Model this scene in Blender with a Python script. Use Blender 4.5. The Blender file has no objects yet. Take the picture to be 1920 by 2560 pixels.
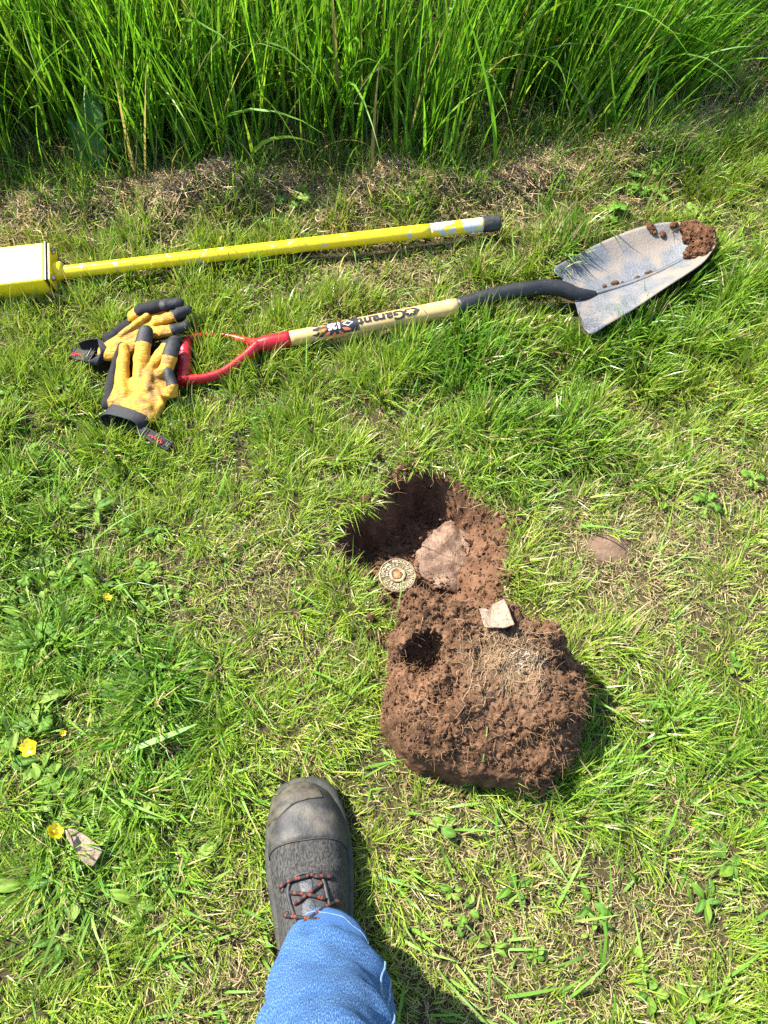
import bpy, bmesh, math, random
import numpy as np
from mathutils import Vector, Matrix
from mathutils.bvhtree import BVHTree

R = math.radians
rng = np.random.default_rng(11)
random.seed(5)
scene = bpy.context.scene
C = scene.collection

# ------------------------------------------------------------------ camera
CAM_H, PITCH, LENS = 1.2, R(63), 26.0
FPX = LENS / 36 * 2560
cam_d = bpy.data.cameras.new('camera')
cam_d.sensor_fit = 'VERTICAL'; cam_d.sensor_height = 36; cam_d.lens = LENS
cam_d.clip_start = 0.02; cam_d.clip_end = 500
cam = bpy.data.objects.new('camera', cam_d); C.objects.link(cam)
cam.location = (0, 0, CAM_H); cam.rotation_euler = (R(90) - PITCH, 0, 0)
scene.camera = cam

# ------------------------------------------------------------------ light
SUN_AZ = Vector((-0.84, 0.54, 0)).normalized(); SUN_EL = R(48)
SUN = Vector((SUN_AZ.x * math.cos(SUN_EL), SUN_AZ.y * math.cos(SUN_EL), math.sin(SUN_EL)))
sd = bpy.data.lights.new('sun', 'SUN'); sd.energy = 5.0; sd.angle = R(0.5); sd.color = (1.0, 0.95, 0.86)
so = bpy.data.objects.new('sun', sd); C.objects.link(so)
so.rotation_euler = (-SUN).to_track_quat('-Z', 'Y').to_euler()
so.location = SUN * 5
world = bpy.data.worlds.new('World'); scene.world = world; world.use_nodes = True
wn = world.node_tree; bg = wn.nodes['Background']
sky = wn.nodes.new('ShaderNodeTexSky'); sky.sky_type = 'NISHITA'; sky.sun_disc = False
sky.sun_elevation = SUN_EL; sky.sun_rotation = math.atan2(SUN_AZ.x, SUN_AZ.y)
wn.links.new(sky.outputs[0], bg.inputs[0]); bg.inputs[1].default_value = 0.12
vs = scene.view_settings
vs.view_transform = 'Standard'; vs.look = 'None'; vs.exposure = 1.68; vs.gamma = 1.0; vs.use_curve_mapping = False
cy = scene.cycles
cy.max_bounces = 5; cy.diffuse_bounces = 3; cy.glossy_bounces = 2; cy.transmission_bounces = 4
cy.caustics_reflective = False; cy.caustics_refractive = False
cy.use_denoising = False

# ------------------------------------------------------------------ helpers
def at(u, v, z=0.0):
    """the point at height z that the photograph shows at pixel u, v"""
    dx = (u - 960) / FPX; dy = (1280 - v) / FPX
    cp, sp = math.cos(PITCH), math.sin(PITCH)
    d = (dx, cp + dy * sp, -sp + dy * cp)
    t = (CAM_H - z) / -d[2]
    return Vector((d[0] * t, d[1] * t, z))

def hash3(i, j, k, seed):
    n = (i * 374761393 + j * 668265263 + k * 1274126177 + seed * 974711) & 0xffffffff
    n = ((n ^ (n >> 13)) * 1274126177) & 0xffffffff
    n = ((n ^ (n >> 16)) * 2246822519) & 0xffffffff
    return ((n ^ (n >> 15)) & 0xffff) / 65535.0

def vnoise(P, seed=0):
    P = np.asarray(P, float)
    i = np.floor(P).astype(np.int64); f = P - i; f = f * f * (3 - 2 * f)
    out = 0
    for a in (0, 1):
        wa = f[..., 0] if a else 1 - f[..., 0]
        for b in (0, 1):
            wb = f[..., 1] if b else 1 - f[..., 1]
            for c in (0, 1):
                wc = f[..., 2] if c else 1 - f[..., 2]
                out = out + wa * wb * wc * hash3(i[..., 0] + a, i[..., 1] + b, i[..., 2] + c, seed)
    return out * 2 - 1

def fbm(P, scale, octaves=3, seed=0, gain=0.5):
    P = np.asarray(P, float) * scale; s = 0; amp = 1.0; tot = 0
    for o in range(octaves):
        s = s + amp * vnoise(P + 17.3 * o, seed + o); tot += amp; amp *= gain; P = P * 2.03
    return s / tot

def fbm2(x, y, scale, octaves=3, seed=0, gain=0.5):
    return fbm(np.stack([x, y, np.zeros_like(x)], -1), scale, octaves, seed, gain)

def sstep(a, b, x):
    t = np.clip((x - a) / (b - a), 0, 1); return t * t * (3 - 2 * t)

def poly_sdf(x, y, poly):
    """signed distance to a polygon, negative inside"""
    poly = np.asarray([(p[0], p[1]) for p in poly], float)
    best = np.full(x.shape, 1e9); inside = np.zeros(x.shape, bool)
    n = len(poly)
    for i in range(n):
        ax, ay = poly[i]; bx, by = poly[(i + 1) % n]
        ex, ey = bx - ax, by - ay
        t = np.clip(((x - ax) * ex + (y - ay) * ey) / (ex * ex + ey * ey + 1e-12), 0, 1)
        dx, dy = x - (ax + t * ex), y - (ay + t * ey)
        best = np.minimum(best, dx * dx + dy * dy)
        c = (ay > y) != (by > y)
        with np.errstate(divide='ignore', invalid='ignore'):
            xi = ax + (y - ay) * ex / (ey if abs(ey) > 1e-12 else 1e-12)
        inside ^= c & (x < xi)
    d = np.sqrt(best)
    return np.where(inside, -d, d)

def mesh_np(name, V, loops, starts, col=None, smooth=True):
    me = bpy.data.meshes.new(name)
    V = np.asarray(V, np.float32); loops = np.asarray(loops, np.int32); starts = np.asarray(starts, np.int32)
    me.vertices.add(len(V)); me.vertices.foreach_set('co', V.ravel())
    me.loops.add(len(loops)); me.loops.foreach_set('vertex_index', loops)
    me.polygons.add(len(starts)); me.polygons.foreach_set('loop_start', starts)
    me.polygons.foreach_set('use_smooth', np.full(len(starts), smooth, bool))
    me.update(calc_edges=True)
    if col is not None:
        a = me.attributes.new('col', 'FLOAT_COLOR', 'POINT')
        c4 = np.ones((len(V), 4), np.float32); c4[:, :3] = col
        a.data.foreach_set('color', c4.ravel())
    return me

def mesh_quads(name, V, Q, col=None, smooth=True):
    Q = np.asarray(Q, np.int32)
    return mesh_np(name, V, Q.ravel(), np.arange(len(Q)) * Q.shape[1], col, smooth)

def obj(name, me, mat=None, parent=None):
    o = bpy.data.objects.new(name, me); C.objects.link(o)
    if mat is not None and me is not None and not me.materials:
        me.materials.append(mat)
    if parent is not None:
        o.parent = parent
        o.matrix_parent_inverse = parent.matrix_basis.inverted()
    return o

def tag(o, label=None, cat=None, group=None, kind=None):
    if label: o['label'] = label
    if cat: o['category'] = cat
    if group: o['group'] = group
    if kind: o['kind'] = kind
    return o

def thing(name, label, cat, loc=(0, 0, 0), group=None):
    o = bpy.data.objects.new(name, None); C.objects.link(o)
    o.location = loc; o.empty_display_size = 0.02
    return tag(o, label, cat, group)

def loft(name, rings, cap0=True, cap1=True, closed=True, col=None, smooth=True):
    rings = np.asarray(rings, float); m, n, _ = rings.shape
    V = rings.reshape(-1, 3)
    lo, st, k = [], [], 0
    nn = n if closed else n - 1
    for i in range(m - 1):
        for j in range(nn):
            a, b = i * n + j, i * n + (j + 1) % n
            st.append(k); lo += [a, b, b + n, a + n]; k += 4
    if cap0: st.append(k); lo += list(range(n - 1, -1, -1)); k += n
    if cap1: st.append(k); lo += list(range((m - 1) * n, m * n)); k += n
    return mesh_np(name, V, lo, st, col, smooth)

def spline(pts, n):
    """Catmull-Rom through pts"""
    P = np.asarray([list(p) for p in pts], float)
    if len(P) == 2:
        t = np.linspace(0, 1, n)[:, None]; return P[0] * (1 - t) + P[1] * t
    Q = np.vstack([2 * P[0] - P[1], P, 2 * P[-1] - P[-2]])
    out = []
    for t in np.linspace(0, len(P) - 1, n):
        i = min(int(t), len(P) - 2); f = t - i
        a, b, c, d = Q[i], Q[i + 1], Q[i + 2], Q[i + 3]
        out.append(0.5 * (2 * b + (c - a) * f + (2 * a - 5 * b + 4 * c - d) * f ** 2 + (3 * b - a - 3 * c + d) * f ** 3))
    return np.array(out)

def tube(name, path, r, n=10, flat=1.0, cap=True, cols=None, smooth=True, jitter=0.0):
    P = np.asarray([list(p) for p in path], float); m = len(P)
    r = np.full(m, r) if np.isscalar(r) else np.interp(np.linspace(0, 1, m), np.linspace(0, 1, len(r)), r)
    T = np.gradient(P, axis=0); T /= np.linalg.norm(T, axis=1)[:, None] + 1e-12
    up = np.array([0, 0, 1.0])
    if abs(T[0] @ up) > 0.95: up = np.array([0, 1.0, 0])
    N = up - T[0] * (T[0] @ up); N /= np.linalg.norm(N)
    rings = []
    for i in range(m):
        N = N - T[i] * (T[i] @ N); N /= np.linalg.norm(N); B = np.cross(T[i], N)
        a = np.linspace(0, 2 * np.pi, n, endpoint=False)
        rr = r[i] * (1 + jitter * rng.normal(size=n))
        rings.append(P[i] + (rr * np.cos(a))[:, None] * B + (rr * flat * np.sin(a))[:, None] * N)
    col = None
    if cols is not None: col = np.repeat(np.asarray(cols), n, axis=0)
    return loft(name, rings, cap, cap, True, col, smooth)

def surface_nets(F, origin, h):
    s = F < 0; nx, ny, nz = F.shape
    cnt = np.zeros((nx - 1, ny - 1, nz - 1), np.int8)
    for i in (0, 1):
        for j in (0, 1):
            for k in (0, 1):
                cnt += s[i:nx - 1 + i, j:ny - 1 + j, k:nz - 1 + k]
    act = (cnt > 0) & (cnt < 8)
    idx = np.full(act.shape, -1, np.int64); I = np.argwhere(act); idx[act] = np.arange(len(I))
    acc = np.zeros((len(I), 3)); w = np.zeros(len(I))
    cs = [(a, b, c) for a in (0, 1) for b in (0, 1) for c in (0, 1)]
    for a in cs:
        for ax in range(3):
            if a[ax]: continue
            b = list(a); b[ax] = 1
            fa = F[I[:, 0] + a[0], I[:, 1] + a[1], I[:, 2] + a[2]]
            fb = F[I[:, 0] + b[0], I[:, 1] + b[1], I[:, 2] + b[2]]
            x = (fa < 0) != (fb < 0)
            t = np.where(x, fa / np.where(x, fa - fb, 1), 0)
            p = np.tile(np.array(a, float), (len(I), 1)); p[:, ax] += t
            acc[x] += p[x]; w[x] += 1
    V = np.asarray(origin) + h * (I + acc / w[:, None])
    quads = []
    for ax in range(3):
        o1, o2 = (ax + 1) % 3, (ax + 2) % 3
        sl0 = [slice(None)] * 3; sl1 = [slice(None)] * 3
        sl0[ax] = slice(0, -1); sl1[ax] = slice(1, None)
        for q in (o1, o2):
            sl0[q] = slice(1, -1); sl1[q] = slice(1, -1)
        A, B = s[tuple(sl0)], s[tuple(sl1)]
        E = np.argwhere(A != B)
        if not len(E): continue
        neg = A[E[:, 0], E[:, 1], E[:, 2]]
        E = E.copy(); E[:, o1] += 1; E[:, o2] += 1
        def g(d1, d2):
            c = E.copy(); c[:, o1] -= d1; c[:, o2] -= d2
            return idx[c[:, 0], c[:, 1], c[:, 2]]
        q = np.stack([g(1, 1), g(0, 1), g(0, 0), g(1, 0)], 1)
        q[~neg] = q[~neg][:, ::-1]
        quads.append(q)
    return V, np.vstack(quads)

def grid_pts(lo, hi, h):
    lo = np.asarray(lo, float); n = np.ceil((np.asarray(hi) - lo) / h).astype(int) + 1
    ax = [lo[i] + h * np.arange(n[i]) for i in range(3)]
    return np.stack(np.meshgrid(*ax, indexing='ij'), -1), lo

# ------------------------------------------------------------------ materials
def new_mat(name):
    m = bpy.data.materials.new(name); m.use_nodes = True
    nt = m.node_tree; b = nt.nodes['Principled BSDF']
    return m, nt, b

def N(nt, kind, **kw):
    n = nt.nodes.new(kind)
    for k, v in kw.items():
        if k in n.inputs: n.inputs[k].default_value = v
        else: setattr(n, k, v)
    return n

def ramp(nt, fac, stops):
    r = nt.nodes.new('ShaderNodeValToRGB'); e = r.color_ramp.elements
    while len(e) < len(stops): e.new(0.5)
    for i, (p, c) in enumerate(stops):
        e[i].position = p; e[i].color = (*c, 1) if len(c) == 3 else c
    nt.links.new(fac, r.inputs[0]); return r.outputs[0]

def coords(nt, scale=(1, 1, 1)):
    tc = nt.nodes.new('ShaderNodeTexCoord'); mp = nt.nodes.new('ShaderNodeMapping')
    mp.inputs['Scale'].default_value = scale
    nt.links.new(tc.outputs['Object'], mp.inputs[0]); return mp.outputs[0]

def noise(nt, co, scale, detail=4, rough=0.6):
    n = N(nt, 'ShaderNodeTexNoise', Scale=scale, Detail=detail, Roughness=rough)
    nt.links.new(co, n.inputs['Vector']); return n.outputs['Fac']

def bump(nt, b, fac, dist, strength=1.0):
    bp = N(nt, 'ShaderNodeBump', Distance=dist, Strength=strength)
    nt.links.new(fac, bp.inputs['Height']); nt.links.new(bp.outputs[0], b.inputs['Normal'])

def mixc(nt, fac, a, b):
    m = nt.nodes.new('ShaderNodeMix'); m.data_type = 'RGBA'
    for sock, val in ((m.inputs['Factor'], fac), (m.inputs['A'], a), (m.inputs['B'], b)):
        pass
    ins = [i for i in m.inputs if i.enabled]
    for sock, val in zip(ins, (fac, a, b)):
        if hasattr(val, 'is_linked') or hasattr(val, 'links'): nt.links.new(val, sock)
        elif isinstance(val, (int, float)): sock.default_value = val
        else: sock.default_value = (*val, 1)
    return [o for o in m.outputs if o.enabled][0]

def speckle_mat(name, stops, scale=40, rough=0.7, spec=0.4, bump_scale=None, bump_d=0.001, metal=0.0, stretch=(1, 1, 1), detail=5):
    m, nt, b = new_mat(name); co = coords(nt, stretch)
    nt.links.new(ramp(nt, noise(nt, co, scale, detail), stops), b.inputs['Base Color'])
    b.inputs['Roughness'].default_value = rough; b.inputs['Specular IOR Level'].default_value = spec
    b.inputs['Metallic'].default_value = metal
    if bump_scale: bump(nt, b, noise(nt, co, bump_scale, 4), bump_d)
    return m

def leaf_mat(name, trans=0.35, rough=0.42, spec=0.45, tint=(1.15, 1.2, 0.7)):
    m, nt, b = new_mat(name)
    a = nt.nodes.new('ShaderNodeAttribute'); a.attribute_name = 'col'
    nt.links.new(a.outputs['Color'], b.inputs['Base Color'])
    b.inputs['Roughness'].default_value = rough; b.inputs['Specular IOR Level'].default_value = spec
    tr = nt.nodes.new('ShaderNodeBsdfTranslucent')
    mu = nt.nodes.new('ShaderNodeMix'); mu.data_type = 'RGBA'; mu.blend_type = 'MULTIPLY'
    ins = [i for i in mu.inputs if i.enabled]; ins[0].default_value = 1; ins[2].default_value = (*tint, 1)
    nt.links.new(a.outputs['Color'], ins[1])
    nt.links.new([o for o in mu.outputs if o.enabled][0], tr.inputs['Color'])
    mx = nt.nodes.new('ShaderNodeMixShader'); mx.inputs[0].default_value = trans
    out = nt.nodes['Material Output']
    nt.links.new(b.outputs[0], mx.inputs[1]); nt.links.new(tr.outputs[0], mx.inputs[2])
    nt.links.new(mx.outputs[0], out.inputs['Surface'])
    return m

def attr_mat(name, rough=0.8, spec=0.3, bump_scale=None, bump_d=0.001, var=None):
    m, nt, b = new_mat(name)
    a = nt.nodes.new('ShaderNodeAttribute'); a.attribute_name = 'col'
    src = a.outputs['Color']; co = coords(nt)
    if var:
        src = mixc(nt, ramp(nt, noise(nt, co, var[0], 5, 0.7), [(0.35, (0, 0, 0)), (0.7, (var[2],) * 3)]), src, var[1])
    nt.links.new(src, b.inputs['Base Color'])
    b.inputs['Roughness'].default_value = rough; b.inputs['Specular IOR Level'].default_value = spec
    if bump_scale: bump(nt, b, noise(nt, co, bump_scale, 5, 0.7), bump_d)
    return m

M = {}
M['grass'] = leaf_mat('grass_blade', 0.30, 0.38, 0.5)
M['tall'] = leaf_mat('tall_grass_blade', 0.52, 0.45, 0.35)
M['long'] = leaf_mat('long_grass_blade', 0.35, 0.52, 0.3)
M['weed'] = leaf_mat('weed_leaf', 0.28, 0.6, 0.22)
M['straw'] = attr_mat('dry_straw', 0.75, 0.25)
M['ground'] = attr_mat('ground_soil', 0.95, 0.15, 260, 0.003, (90, (0.055, 0.03, 0.018), 0.4))
SOIL = [(0.30, (0.036, 0.017, 0.009)), (0.5, (0.10, 0.047, 0.024)), (0.72, (0.175, 0.09, 0.047))]
M['soil'] = speckle_mat('crumbly_soil', SOIL, 70, 0.95, 0.12, 420, 0.0022, detail=8)
M['smooth_soil'] = speckle_mat('cut_clay_soil', [(0.3, (0.10, 0.048, 0.025)), (0.7, (0.20, 0.105, 0.058))], 45, 0.8, 0.25, 200, 0.001)
M['crumb'] = attr_mat('soil_crumb', 0.95, 0.12, 500, 0.001)
M['root'] = attr_mat('pale_root', 0.7, 0.3)

# ------------------------------------------------------------------ outlines on the ground
def gp(pts, z=0.0):
    return [at(p[0], p[1], p[2] if len(p) > 2 else z) for p in pts]

HOLE = gp([(832, 1365), (838, 1318), (862, 1285), (915, 1272), (938, 1262), (952, 1232), (948, 1198), (1000, 1178), (1060, 1168),
           (1125, 1185), (1165, 1218), (1205, 1248), (1258, 1282), (1280, 1330), (1268, 1390), (1255, 1455), (1245, 1530),
           (1150, 1565), (1070, 1562), (1012, 1545), (945, 1492), (905, 1452), (862, 1412)])
CLOD = gp([(1024, 1500, .10), (995, 1555, .09), (982, 1609, .07), (972, 1703, .05), (970, 1812, .03), (1000, 1865, .02), (1028, 1898, .015),
           (1101, 1938, .01), (1155, 1950, .01), (1245, 1938, .01), (1300, 1938, .01), (1361, 1950, .005), (1420, 1902, .0), (1444, 1775, .01),
           (1446, 1690, .03), (1434, 1623, .07), (1401, 1582, .09), (1368, 1550, .10), (1318, 1528, .10), (1263, 1498, .10), (1137, 1500, .10)])
MON = at(994, 1437, -0.03)
SOILPATCH = gp([(1455, 1365), (1480, 1335), (1530, 1328), (1572, 1345), (1580, 1385), (1545, 1408), (1490, 1405)])
# edge of the tall grass (pixel track on the ground)
TE = gp([(-900, 560), (-400, 540), (0, 500), (150, 470), (300, 478), (500, 470), (700, 440), (850, 455), (1000, 430), (1150, 440), (1350, 410),
         (1500, 395), (1640, 370), (1740, 290), (1800, 190), (1880, 100), (1990, -60), (2100, -200)])
TEX = np.array([p.x for p in TE]); TEY = np.array([p.y for p in TE])
def edge_y(x):
    return np.interp(x, TEX, TEY) + 0.02 * fbm2(x, x * 0 + 3.1, 9, 2, 5)

def lip(x, y):
    """smooth lawn height without the hole"""
    h = 0.012 * fbm2(x, y, 3.0, 2, 21) + 0.005 * fbm2(x, y, 11, 2, 22)
    d = y - edge_y(x)
    ridge = 0.040 * np.exp(-((d + 0.045) / 0.075) ** 2) * np.clip(0.55 + 1.3 * fbm2(x, y, 7, 2, 31), 0, 1.3) * sstep(1.0, 0.55, x)
    h = h + ridge + 0.05 * sstep(0.0, 0.8, d)
    return h * sstep(6.0, 3.0, np.hypot(x, y)) - 0.0

HOLE_D = 0.108
def height(x, y):
    x = np.asarray(x, float); y = np.asarray(y, float)
    h = lip(x, y)
    near = (x > -0.25) & (x < 0.4) & (y > 0.3) & (y < 0.85)
    if near.any():
        xs, ys = x[near], y[near]
        d = -poly_sdf(xs, ys, HOLE) + 0.008 * fbm2(xs, ys, 45, 3, 41)
        # steep where the spade went in, a ramp on the right and at the near side
        cx, cyy = 0.06, 0.57
        ang = np.arctan2(ys - cyy, xs - cx)
        ramp_w = 0.048 + 0.062 * sstep(0.9, 0.1, np.abs(ang + 0.25)) + 0.03 * sstep(1.2, 0.2, np.abs(ang + 1.6))
        dep = HOLE_D * sstep(0, 1, np.clip(d / ramp_w, 0, 1)) ** 0.8
        dep = dep * (0.80 + 0.28 * sstep(0.5, 0.68, ys))
        # a hump left of centre at the far wall
        hump = at(1000, 1240, -0.03)
        dep = dep - 0.045 * np.exp(-(((xs - hump.x) / 0.028) ** 2 + ((ys - hump.y) / 0.035) ** 2)) * (d > 0)
        # the mound round the marker post
        dep = dep - 0.05 * np.exp(-(((xs - MON.x + 0.012) / 0.045) ** 2 + ((ys - MON.y + 0.02) / 0.05) ** 2)) * (d > 0.01)
        dep = np.maximum(dep, 0.054 * sstep(0.062, 0.044, np.hypot(xs - MON.x, ys - MON.y)))
        rough = (0.010 * fbm2(xs, ys, 40, 4, 43, 0.65) + 0.006 * np.abs(fbm2(xs, ys, 110, 3, 47))) * sstep(-0.005, 0.02, d)
        h = h.copy(); h[near] += np.where(d > 0, -np.maximum(dep, 0), 0) + rough
    sp = (np.abs(x - SOILPATCH[2].x) < 0.15) & (np.abs(y - SOILPATCH[2].y) < 0.15)
    if sp.any():
        h = h.copy(); dd = -poly_sdf(x[sp], y[sp], SOILPATCH)
        h[sp] += 0.012 * sstep(-0.02, 0.03, dd) + 0.004 * fbm2(x[sp], y[sp], 60, 3, 3) * (dd > 0)
    return h

# ------------------------------------------------------------------ ground
def axis_lines(lo, hi, fine_lo, fine_hi, fine, mid, far):
    a = np.arange(fine_lo, fine_hi, fine)
    b = np.arange(lo, fine_lo - fine * 0.5, mid); c = np.arange(fine_hi + mid * 0.5, hi, mid)
    def out(s, sign):
        v, st, r = s, mid, []
        while abs(v) < far: st *= 1.5; v += sign * st; r.append(v)
        return r
    return np.array(sorted(out(lo, -1) + list(b) + list(a) + list(c) + out(hi, 1)))

gx = axis_lines(-2.2, 2.2, -0.16, 0.30, 0.0035, 0.022, 120)
gy = axis_lines(-0.9, 3.2, 0.38, 0.78, 0.0035, 0.022, 120)
GX, GY = np.meshgrid(gx, gy, indexing='ij')
GZ = height(GX.ravel(), GY.ravel()).reshape(GX.shape)
nx_, ny_ = GX.shape
ids = np.arange(nx_ * ny_).reshape(nx_, ny_)
Q = np.stack([ids[:-1, :-1], ids[1:, :-1], ids[1:, 1:], ids[:-1, 1:]], -1).reshape(-1, 4)
fx, fy = GX.ravel(), GY.ravel()
inhole = sstep(0.004, -0.004, poly_sdf(fx, fy, HOLE))
inpatch = sstep(0.01, -0.01, poly_sdf(fx, fy, SOILPATCH))
n1 = fbm2(fx, fy, 14, 3, 51)[:, None] * 0.5 + 0.5
thatch = np.array([0.060, 0.043, 0.022]) * (1 - n1) + np.array([0.048, 0.052, 0.018]) * n1
farmix = sstep(2.2, 3.5, np.hypot(fx, fy))[:, None]
thatch = thatch * (1 - farmix) + np.array([0.05, 0.085, 0.02]) * farmix
n2 = np.clip(fbm2(fx, fy, 60, 3, 53)[:, None] * 0.8 + 0.5, 0, 1)
soilc = np.array([0.085, 0.042, 0.022]) * (1 - n2) + np.array([0.205, 0.110, 0.063]) * n2
patchc = np.array([0.20, 0.13, 0.085]) * (0.6 + 0.6 * n2)
w1 = inhole[:, None]; w2 = inpatch[:, None]
gc = thatch * (1 - w1) + soilc * w1; gc = gc * (1 - w2) + patchc * w2
ground = obj('ground', mesh_quads('ground', np.stack([fx, fy, GZ.ravel()], 1), Q, gc), M['ground'])
tag(ground, 'brown soil and thatch of the lawn with a dug hole', 'ground', kind='structure')

# ------------------------------------------------------------------ shovel
AX0, AX1 = at(720, 848, 0.034), at(1142, 768, 0.038)
BLADE_ST = [
    [(1399, 690, .032), (1412, 702, .022), (1434, 744, .022), (1452, 792, .036)],
    [(1388, 669, 0.036), (1412, 698, .020), (1440, 742, .022), (1474, 833, .050)],
    [(1440, 638, 0.034), (1468, 680, .016), (1490, 726, .014), (1522, 808, .056)],
    [(1510, 602, 0.032), (1545, 655, .012), (1568, 704, .011), (1592, 766, .062)],
    [(1590, 571, 0.034), (1615, 630, .014), (1638, 678, .014), (1657, 722, .066)],
    [(1660, 556, 0.041), (1680, 605, .020), (1700, 648, .020), (1716, 684, .066)],
    [(1722, 558, 0.042), (1737, 592, .032), (1747, 625, .033), (1757, 655, .060)],
    [(1766, 576, 0.053), (1773, 594, .046), (1777, 610, .047), (1779, 627, .054)],
    [(1786, 592, 0.058), (1788, 598, .053), (1789, 604, .053), (1788, 610, .054)]]
def blade_grid(ns, nt):
    st = []
    for row in BLADE_ST:
        P = [at(*p) for p in row]; a = spline(P[:3] + [P[2] + (P[3] - P[2]) * .18], 27)[:-3]
        b = spline([P[2] + (P[3] - P[2]) * .02, P[2].lerp(P[3], .5) + Vector((0, 0, -.003)), P[3]], nt - 24)
        st.append(np.vstack([a, b]))
    g = np.array([spline([st[i][j] for i in range(len(st))], ns) for j in range(nt)])
    return g.transpose(1, 0, 2)                       # ns, nt, 3
BG = blade_grid(70, 36)
BLADE_FOOT = [Vector(p) for p in BG[:, 0]] + [Vector(p) for p in BG[::-1, 32]]

def strip_foot(pts, w):
    P = [Vector((p[0], p[1])) for p in pts]; L, Rr = [], []
    for i, p in enumerate(P):
        a = P[max(i - 1, 0)]; b = P[min(i + 1, len(P) - 1)]; t = (b - a).normalized()
        n = Vector((-t.y, t.x)); L.append(p + n * w); Rr.append(p - n * w)
    return L + Rr[::-1]

TUBE0, TUBE1 = at(150, 682, 0.03), at(1245, 557, 0.033)
GLOVE_Z = lambda x, y, z: at(150 + x / 3.687, 700 + y / 3.687, z)
FOOT = [strip_foot([GLOVE_Z(720, 1372, .03), GLOVE_Z(1020, 1535, .03)], 0.009), strip_foot([GLOVE_Z(300, 712, .02), GLOVE_Z(95, 672, .02)], 0.008), HOLE, [SOILPATCH[2].lerp(p, .0) + (p - (SOILPATCH[0] + SOILPATCH[4]) * .5) * .85 + ((SOILPATCH[0] + SOILPATCH[4]) * .5 - SOILPATCH[2]) for p in SOILPATCH], BLADE_FOOT,
        [Vector((p.x + (p.x - 0.145) * -0.1, p.y + (p.y - 0.28) * -0.1)) for p in CLOD],
        strip_foot([at(640, 862, .03), at(900, 814, .03), at(1142, 768, .03), at(1284, 722, .03), at(1400, 722, .03)], 0.006),
        strip_foot([TUBE0, TUBE1], 0.008),
        [at(-420, 640, .05), at(128, 632, .06), at(158, 700, .03), at(150, 728, .01), at(-420, 775, .01)],
        strip_foot([at(464, 856, .03), at(462, 950, .03)], 0.012),
        [GLOVE_Z(*p) for p in ((330, 1290, .02), (400, 900, .02), (560, 600, .02), (800, 440, .02), (870, 640, .02), (1000, 560, .02), (1110, 600, .02),
                               (1060, 1000, .02), (960, 1220, .02), (800, 1350, .02), (560, 1420, .02))],
        [GLOVE_Z(*p) for p in ((140, 600, .02), (430, 520, .02), (700, 290, .02), (1000, 190, .02), (1180, 260, .02), (1170, 500, .02), (850, 540, .02),
                               (450, 840, .02), (260, 780, .02))],
        [Vector((-0.175, 0.11)), Vector((-0.15, 0.15)), Vector((-0.115, 0.16)), Vector((-0.08, 0.145)), Vector((-0.062, 0.11)), Vector((-0.05, 0.0)),
         Vector((-0.045, -0.14)), Vector((-0.14, -0.14)), Vector((-0.165, 0.0))]]
BLADE_FULL = [Vector(p) for p in BG[:, 0]] + [Vector(p) for p in BG[::-1, -1]]
def under_blade(x, y):
    m = (x > 0.3) & (x < 0.8) & (y > 0.95) & (y < 1.4); out = np.ones(len(x))
    if m.any(): out[m] = np.where(poly_sdf(x[m], y[m], BLADE_FULL) < 0.004, 0.35, 1.0)
    return out
def keep_clear(x, y, pad=0.0):
    k = np.ones(len(x), bool)
    for f in FOOT:
        fx0 = min(p[0] for p in f) - .02; fx1 = max(p[0] for p in f) + .02; fy0 = min(p[1] for p in f) - .02; fy1 = max(p[1] for p in f) + .02
        m = (x > fx0) & (x < fx1) & (y > fy0) & (y < fy1) & k
        if m.any():
            k[m] &= poly_sdf(x[m], y[m], f) > pad
    return k

# ------------------------------------------------------------------ grass
def blades(name, base, L, W, yaw, lean, curl, face, col, segs, mat, kinkless=True):
    n = len(base); dirx, diry = np.cos(yaw), np.sin(yaw)
    P = base.copy(); rows = []
    px, py = -diry, dirx
    for k in range(segs + 1):
        th = lean + curl * (k / segs)
        w = W * (1.0 - (k / segs) ** 1.8) * (0.75 + 0.25 * min(1, 3 * k / segs)) * 0.5
        nxv = np.cos(th) * dirx; nyv = np.cos(th) * diry; nzv = -np.sin(th)
        f = face + 0.25 * k / segs
        sx = np.cos(f) * px + np.sin(f) * nxv; sy = np.cos(f) * py + np.sin(f) * nyv; sz = np.sin(f) * nzv
        if k < segs:
            S = np.stack([sx * w, sy * w, sz * w], 1)
            rows += [P - S, P + S]
        else:
            rows += [P.copy()]
        st = L / segs
        P = P + np.stack([np.sin(th) * dirx * st, np.sin(th) * diry * st, np.cos(th) * st], 1)
    V = np.stack(rows, 1); m = V.shape[1]; V = V.reshape(-1, 3)
    off = np.arange(n)[:, None] * m
    pat, st, kk = [], [], 0
    for k in range(segs - 1):
        a = 2 * k; pat += [a, a + 1, a + 3, a + 2]; st.append(kk); kk += 4
    a = 2 * (segs - 1); pat += [a, a + 1, a + 2]; st.append(kk); kk += 3
    loops = (off + np.array(pat)[None]).ravel()
    starts = (np.arange(n)[:, None] * kk + np.array(st)[None]).ravel()
    tone = np.repeat(col, m, axis=0)
    return obj(name, mesh_np(name, V, loops, starts, tone), mat)

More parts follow.
